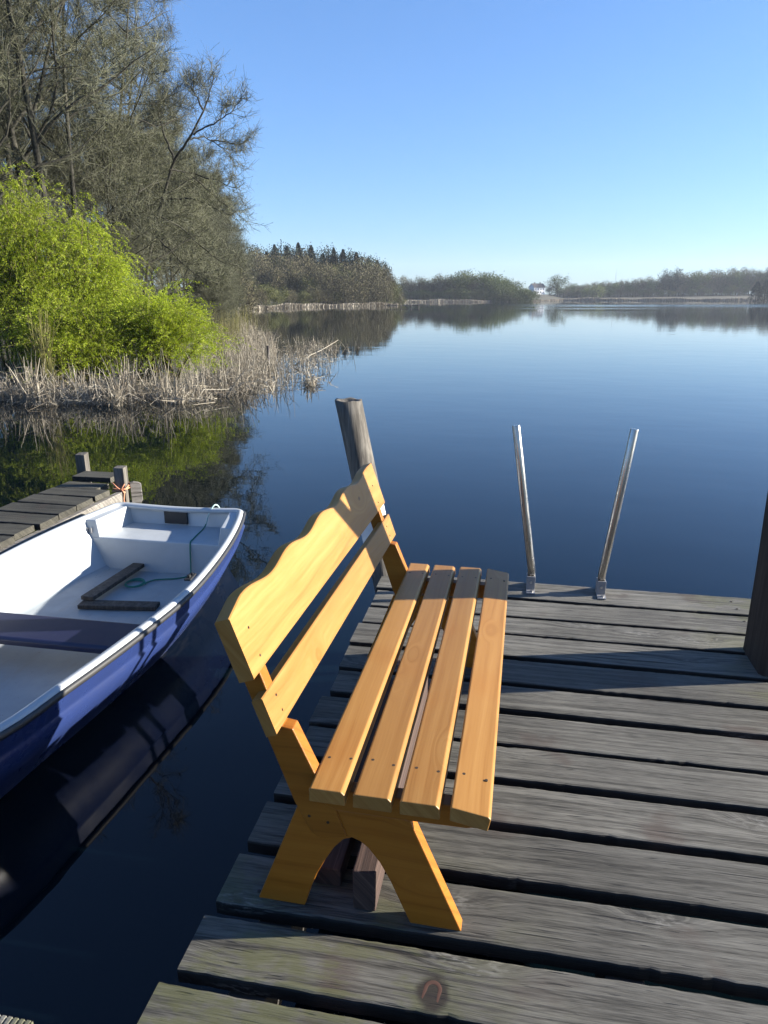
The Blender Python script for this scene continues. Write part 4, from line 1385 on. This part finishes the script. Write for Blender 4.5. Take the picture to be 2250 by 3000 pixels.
# right shore
for row, (d0, k) in enumerate(((424, 36), (438, 36))):
    for i in range(k):
        px_ = 1655 + (2330 - 1655) * (i + rn.uniform(.2, .8)) / k
        hh = np.interp(px_, [1650, 1760, 1850, 1950, 1960, 2010, 2150, 2330], [.62, .72, .88, .92, 1.02, 1.12, 1.22, 1.32])
        g = rn.random() < np.interp(px_, [1650, 1900, 2000], [.65, .4, .2])
        far('green_tree' if g else 'bare_tree', FT_green if g else FT_bare, px_, d0 + rn.uniform(-3, 3), hh * rn.uniform(.84, 1.05) * (1.15 if g else 1.05),
            'green tree on the hazy right shore across the lake' if g else 'bare tree on the hazy right shore across the lake', 'tree',
            'green trees on the right shore' if g else 'bare trees on the right shore', 1.2)
for i in range(24):
    px_ = 1180 + 362 * (i + rn.random()) / 24
    far('green_bush', FT_green + FT_olive, px_, 302 + rn.uniform(-1, 1), rn.uniform(.34, .5), 'low olive bush at the foot of the rounded headland', 'bush', 'bushes along the headland', 1.5)
for i in range(46):
    px_ = 1608 + 712 * (i + rn.random()) / 46
    far('green_bush', FT_green + FT_olive + FT_bare, px_, 417 + rn.uniform(-1, 2), rn.uniform(.34, .55), 'low hazy bush at the foot of the right shore wood', 'bush', 'bushes along the right shore', 1.7)
far('dark_tree', FT_green, 1632, 418, 1.22, 'single round dark tree standing just right of the white house', 'tree', None, 1.25)
for i, px_ in enumerate((1960, 1940, 1978)):
    far('conifer', FT_pine, px_, 420, .98 + .06 * i, 'dark fir in the middle of the right shore wood', 'conifer', 'firs of the right shore', 1.3)
for px_, hs in ((1716, .95), (1748, 1.25)):
    far('pale_green_bush', FT_pale, px_, 414, hs, 'pale green bush at the water edge right of the white house, ' + ('the smaller' if hs < 1 else 'the larger') + ' of two', 'bush', None, 1.1)
for px_, hs in ((2214, 1.2), (2240, 1.3), (2266, 1.5)):
    far('dark_tree', FT_con, px_, 330, hs * .55, 'dark low fir at the right edge of the picture on the shore', 'tree', 'dark firs at the right edge', 2.2)

# pale reed belts along the far shore
parts = []
for (p0, p1, d0, d1, n, h) in ((690, 1165, 128, 181, 9000, .95), (1168, 1190, 182, 190, 100, 1.2), (1195, 1660, 296, 360, 5200, 1.3), (1660, 2140, 402, 406, 5600, 1.9), (2140, 2330, 408, 410, 900, 2.0)):
    px = r.uniform(p0, p1, n)
    sr = np.array([shore_r(math.degrees(math.atan((q - 1125) / 2050 * CP))) * math.cos(math.atan((q - 1125) / 2050 * CP)) for q in px])
    d = sr - 3.5 + np.abs(r.normal(0, 2.2, n))
    P = scatter(px, d, WATER)
    hh = r.uniform(.5, 1, n) * h * (.75 + .25 * np.sin(px * .05) * np.sin(px * .021))
    top = P + np.stack([r.normal(0, .15, n), r.normal(0, .15, n), hh], 1)
    v_, f_ = ribbons(np.stack([P, (P + top) / 2, top], 1), np.tile([.11, .12, .05], (n, 1)), r)
    parts.append((v_, f_, 0))
V, F, mi = join(*parts)
tag(np_obj('reed_belt', V, F, M_reed), 'pale reed belt along the far shores of the lake', 'reeds', kind='stuff')

# dark jetty at the far left shore
fj = thing('far_jetty', 'low dark boat jetty at the far left shore below the wood', 'jetty', (*at(1188, 150), WATER), YAW)
for x0, x1, z in ((-4.4, -1.6, .48), (-1.2, .5, .42), (.9, 2.9, .5)):
    bm = bmesh.new(); box(bm, x0, x1, -.7, .7, z - .14, z); bm_obj('deck', bm, M_wet, fj)
for xp in (-4.2, -3, -1.8, -.9, .3, 1.1, 2.7):
    bm = bmesh.new(); tube(bm, [(xp, -.72, -.8), (xp, -.72, .62)], .08, 8); bm_obj('post', bm, M_wet, fj)

# white house with dark roof
hx, hy = at(1572, 416)
hs = thing('house', 'white house with dark pitched roof between trees across the lake', 'house', (hx, hy, gz(hx, hy) - .3), YAW + R(24)); hs.scale = (.62, .62, .62)
m_wall = plain('house_wall', (.74, .76, .80), .8); m_roof = plain('house_roof', (.10, .085, .085), .8); m_win = plain('house_window', (.06, .07, .09), .2)
bm = bmesh.new()
box(bm, -6, 6, -4, 4, 0, 6.8)
prism(bm, [(-6, 6.8), (6, 6.8), (0, 6.8)], 0, 0) if False else None
gv = [bm.verts.new(p) for p in ((-5.99, -4, 6.8), (-5.99, 4, 6.8), (-5.99, 0, 9.6), (5.99, -4, 6.8), (5.99, 4, 6.8), (5.99, 0, 9.6))]
bm.faces.new(gv[:3]); bm.faces.new(gv[3:])
bm_obj('wall', bm, m_wall, hs)
bm = bmesh.new()
for sg in (-1, 1):
    q = [bm.verts.new(p) for p in ((-6.5, sg * 4.6, 6.45), (6.5, sg * 4.6, 6.45), (6.5, 0, 9.75), (-6.5, 0, 9.75), (-6.5, sg * 4.6, 6.7), (6.5, sg * 4.6, 6.7), (6.5, 0, 10.0), (-6.5, 0, 10.0))]
    for f in ((0, 1, 2, 3), (4, 5, 6, 7), (0, 1, 5, 4), (1, 2, 6, 5), (3, 0, 4, 7)): bm.faces.new([q[i] for i in f])
rf = bm_obj('roof', bm, m_roof, hs)
for xc in (-3, 3):
    bm = bmesh.new(); box(bm, xc - .4, xc + .4, -.4, .4, 9.4, 11.0); bm_obj('chimney', bm, m_roof, rf)
for zf in (1.6, 4.4):
    for xc in (-4.2, -1.4, 1.4, 4.2):
        bm = bmesh.new(); box(bm, xc - .5, xc + .5, -4.03, -3.95, zf, zf + 1.3); bm_obj('window', bm, m_win, hs)
# radio mast
mx, my = at(1799, 470)
bm = bmesh.new()
for a in (0, 2.09, 4.19):
    tube(bm, [(.7 * math.cos(a), .7 * math.sin(a), 0), (.18 * math.cos(a), .18 * math.sin(a), 13)], .035, 5)
for z in np.arange(1, 13, 1.5):
    q = .7 - .52 * z / 13
    P = [(q * math.cos(a), q * math.sin(a), z) for a in (0, 2.09, 4.19, 6.28)]
    for p1, p2 in zip(P, P[1:]): tube(bm, [p1, (p2[0], p2[1], z + .7)], .02, 4)
tube(bm, [(0, 0, 13), (0, 0, 15.5)], .035, 5)
tag(bm_obj('radio_mast', bm, plain('mast_steel', (.38, .39, .42), .6), None, loc=(mx, my, gz(mx, my))), 'thin lattice radio mast above the trees of the right shore', 'mast')

# ---------------------------------------------------------------- air
hm = bpy.data.materials.new('haze'); hm.use_nodes = True
ht = hm.node_tree; ht.nodes.remove(ht.nodes['Principled BSDF'])
pv = ht.nodes.new('ShaderNodeVolumePrincipled')
pv.inputs['Color'].default_value = (.80, .88, 1.0, 1); pv.inputs['Density'].default_value = .0002; pv.inputs['Anisotropy'].default_value = .15
ht.links.new(pv.outputs[0], ht.nodes['Material Output'].inputs['Volume'])
bm = bmesh.new(); box(bm, -1450, 1450, -1450, 1450, -3.2, 62)
tag(bm_obj('haze', bm, hm), 'thin pale summer haze over the whole lake', 'haze', kind='stuff')
SC.cycles.volume_bounces = 1
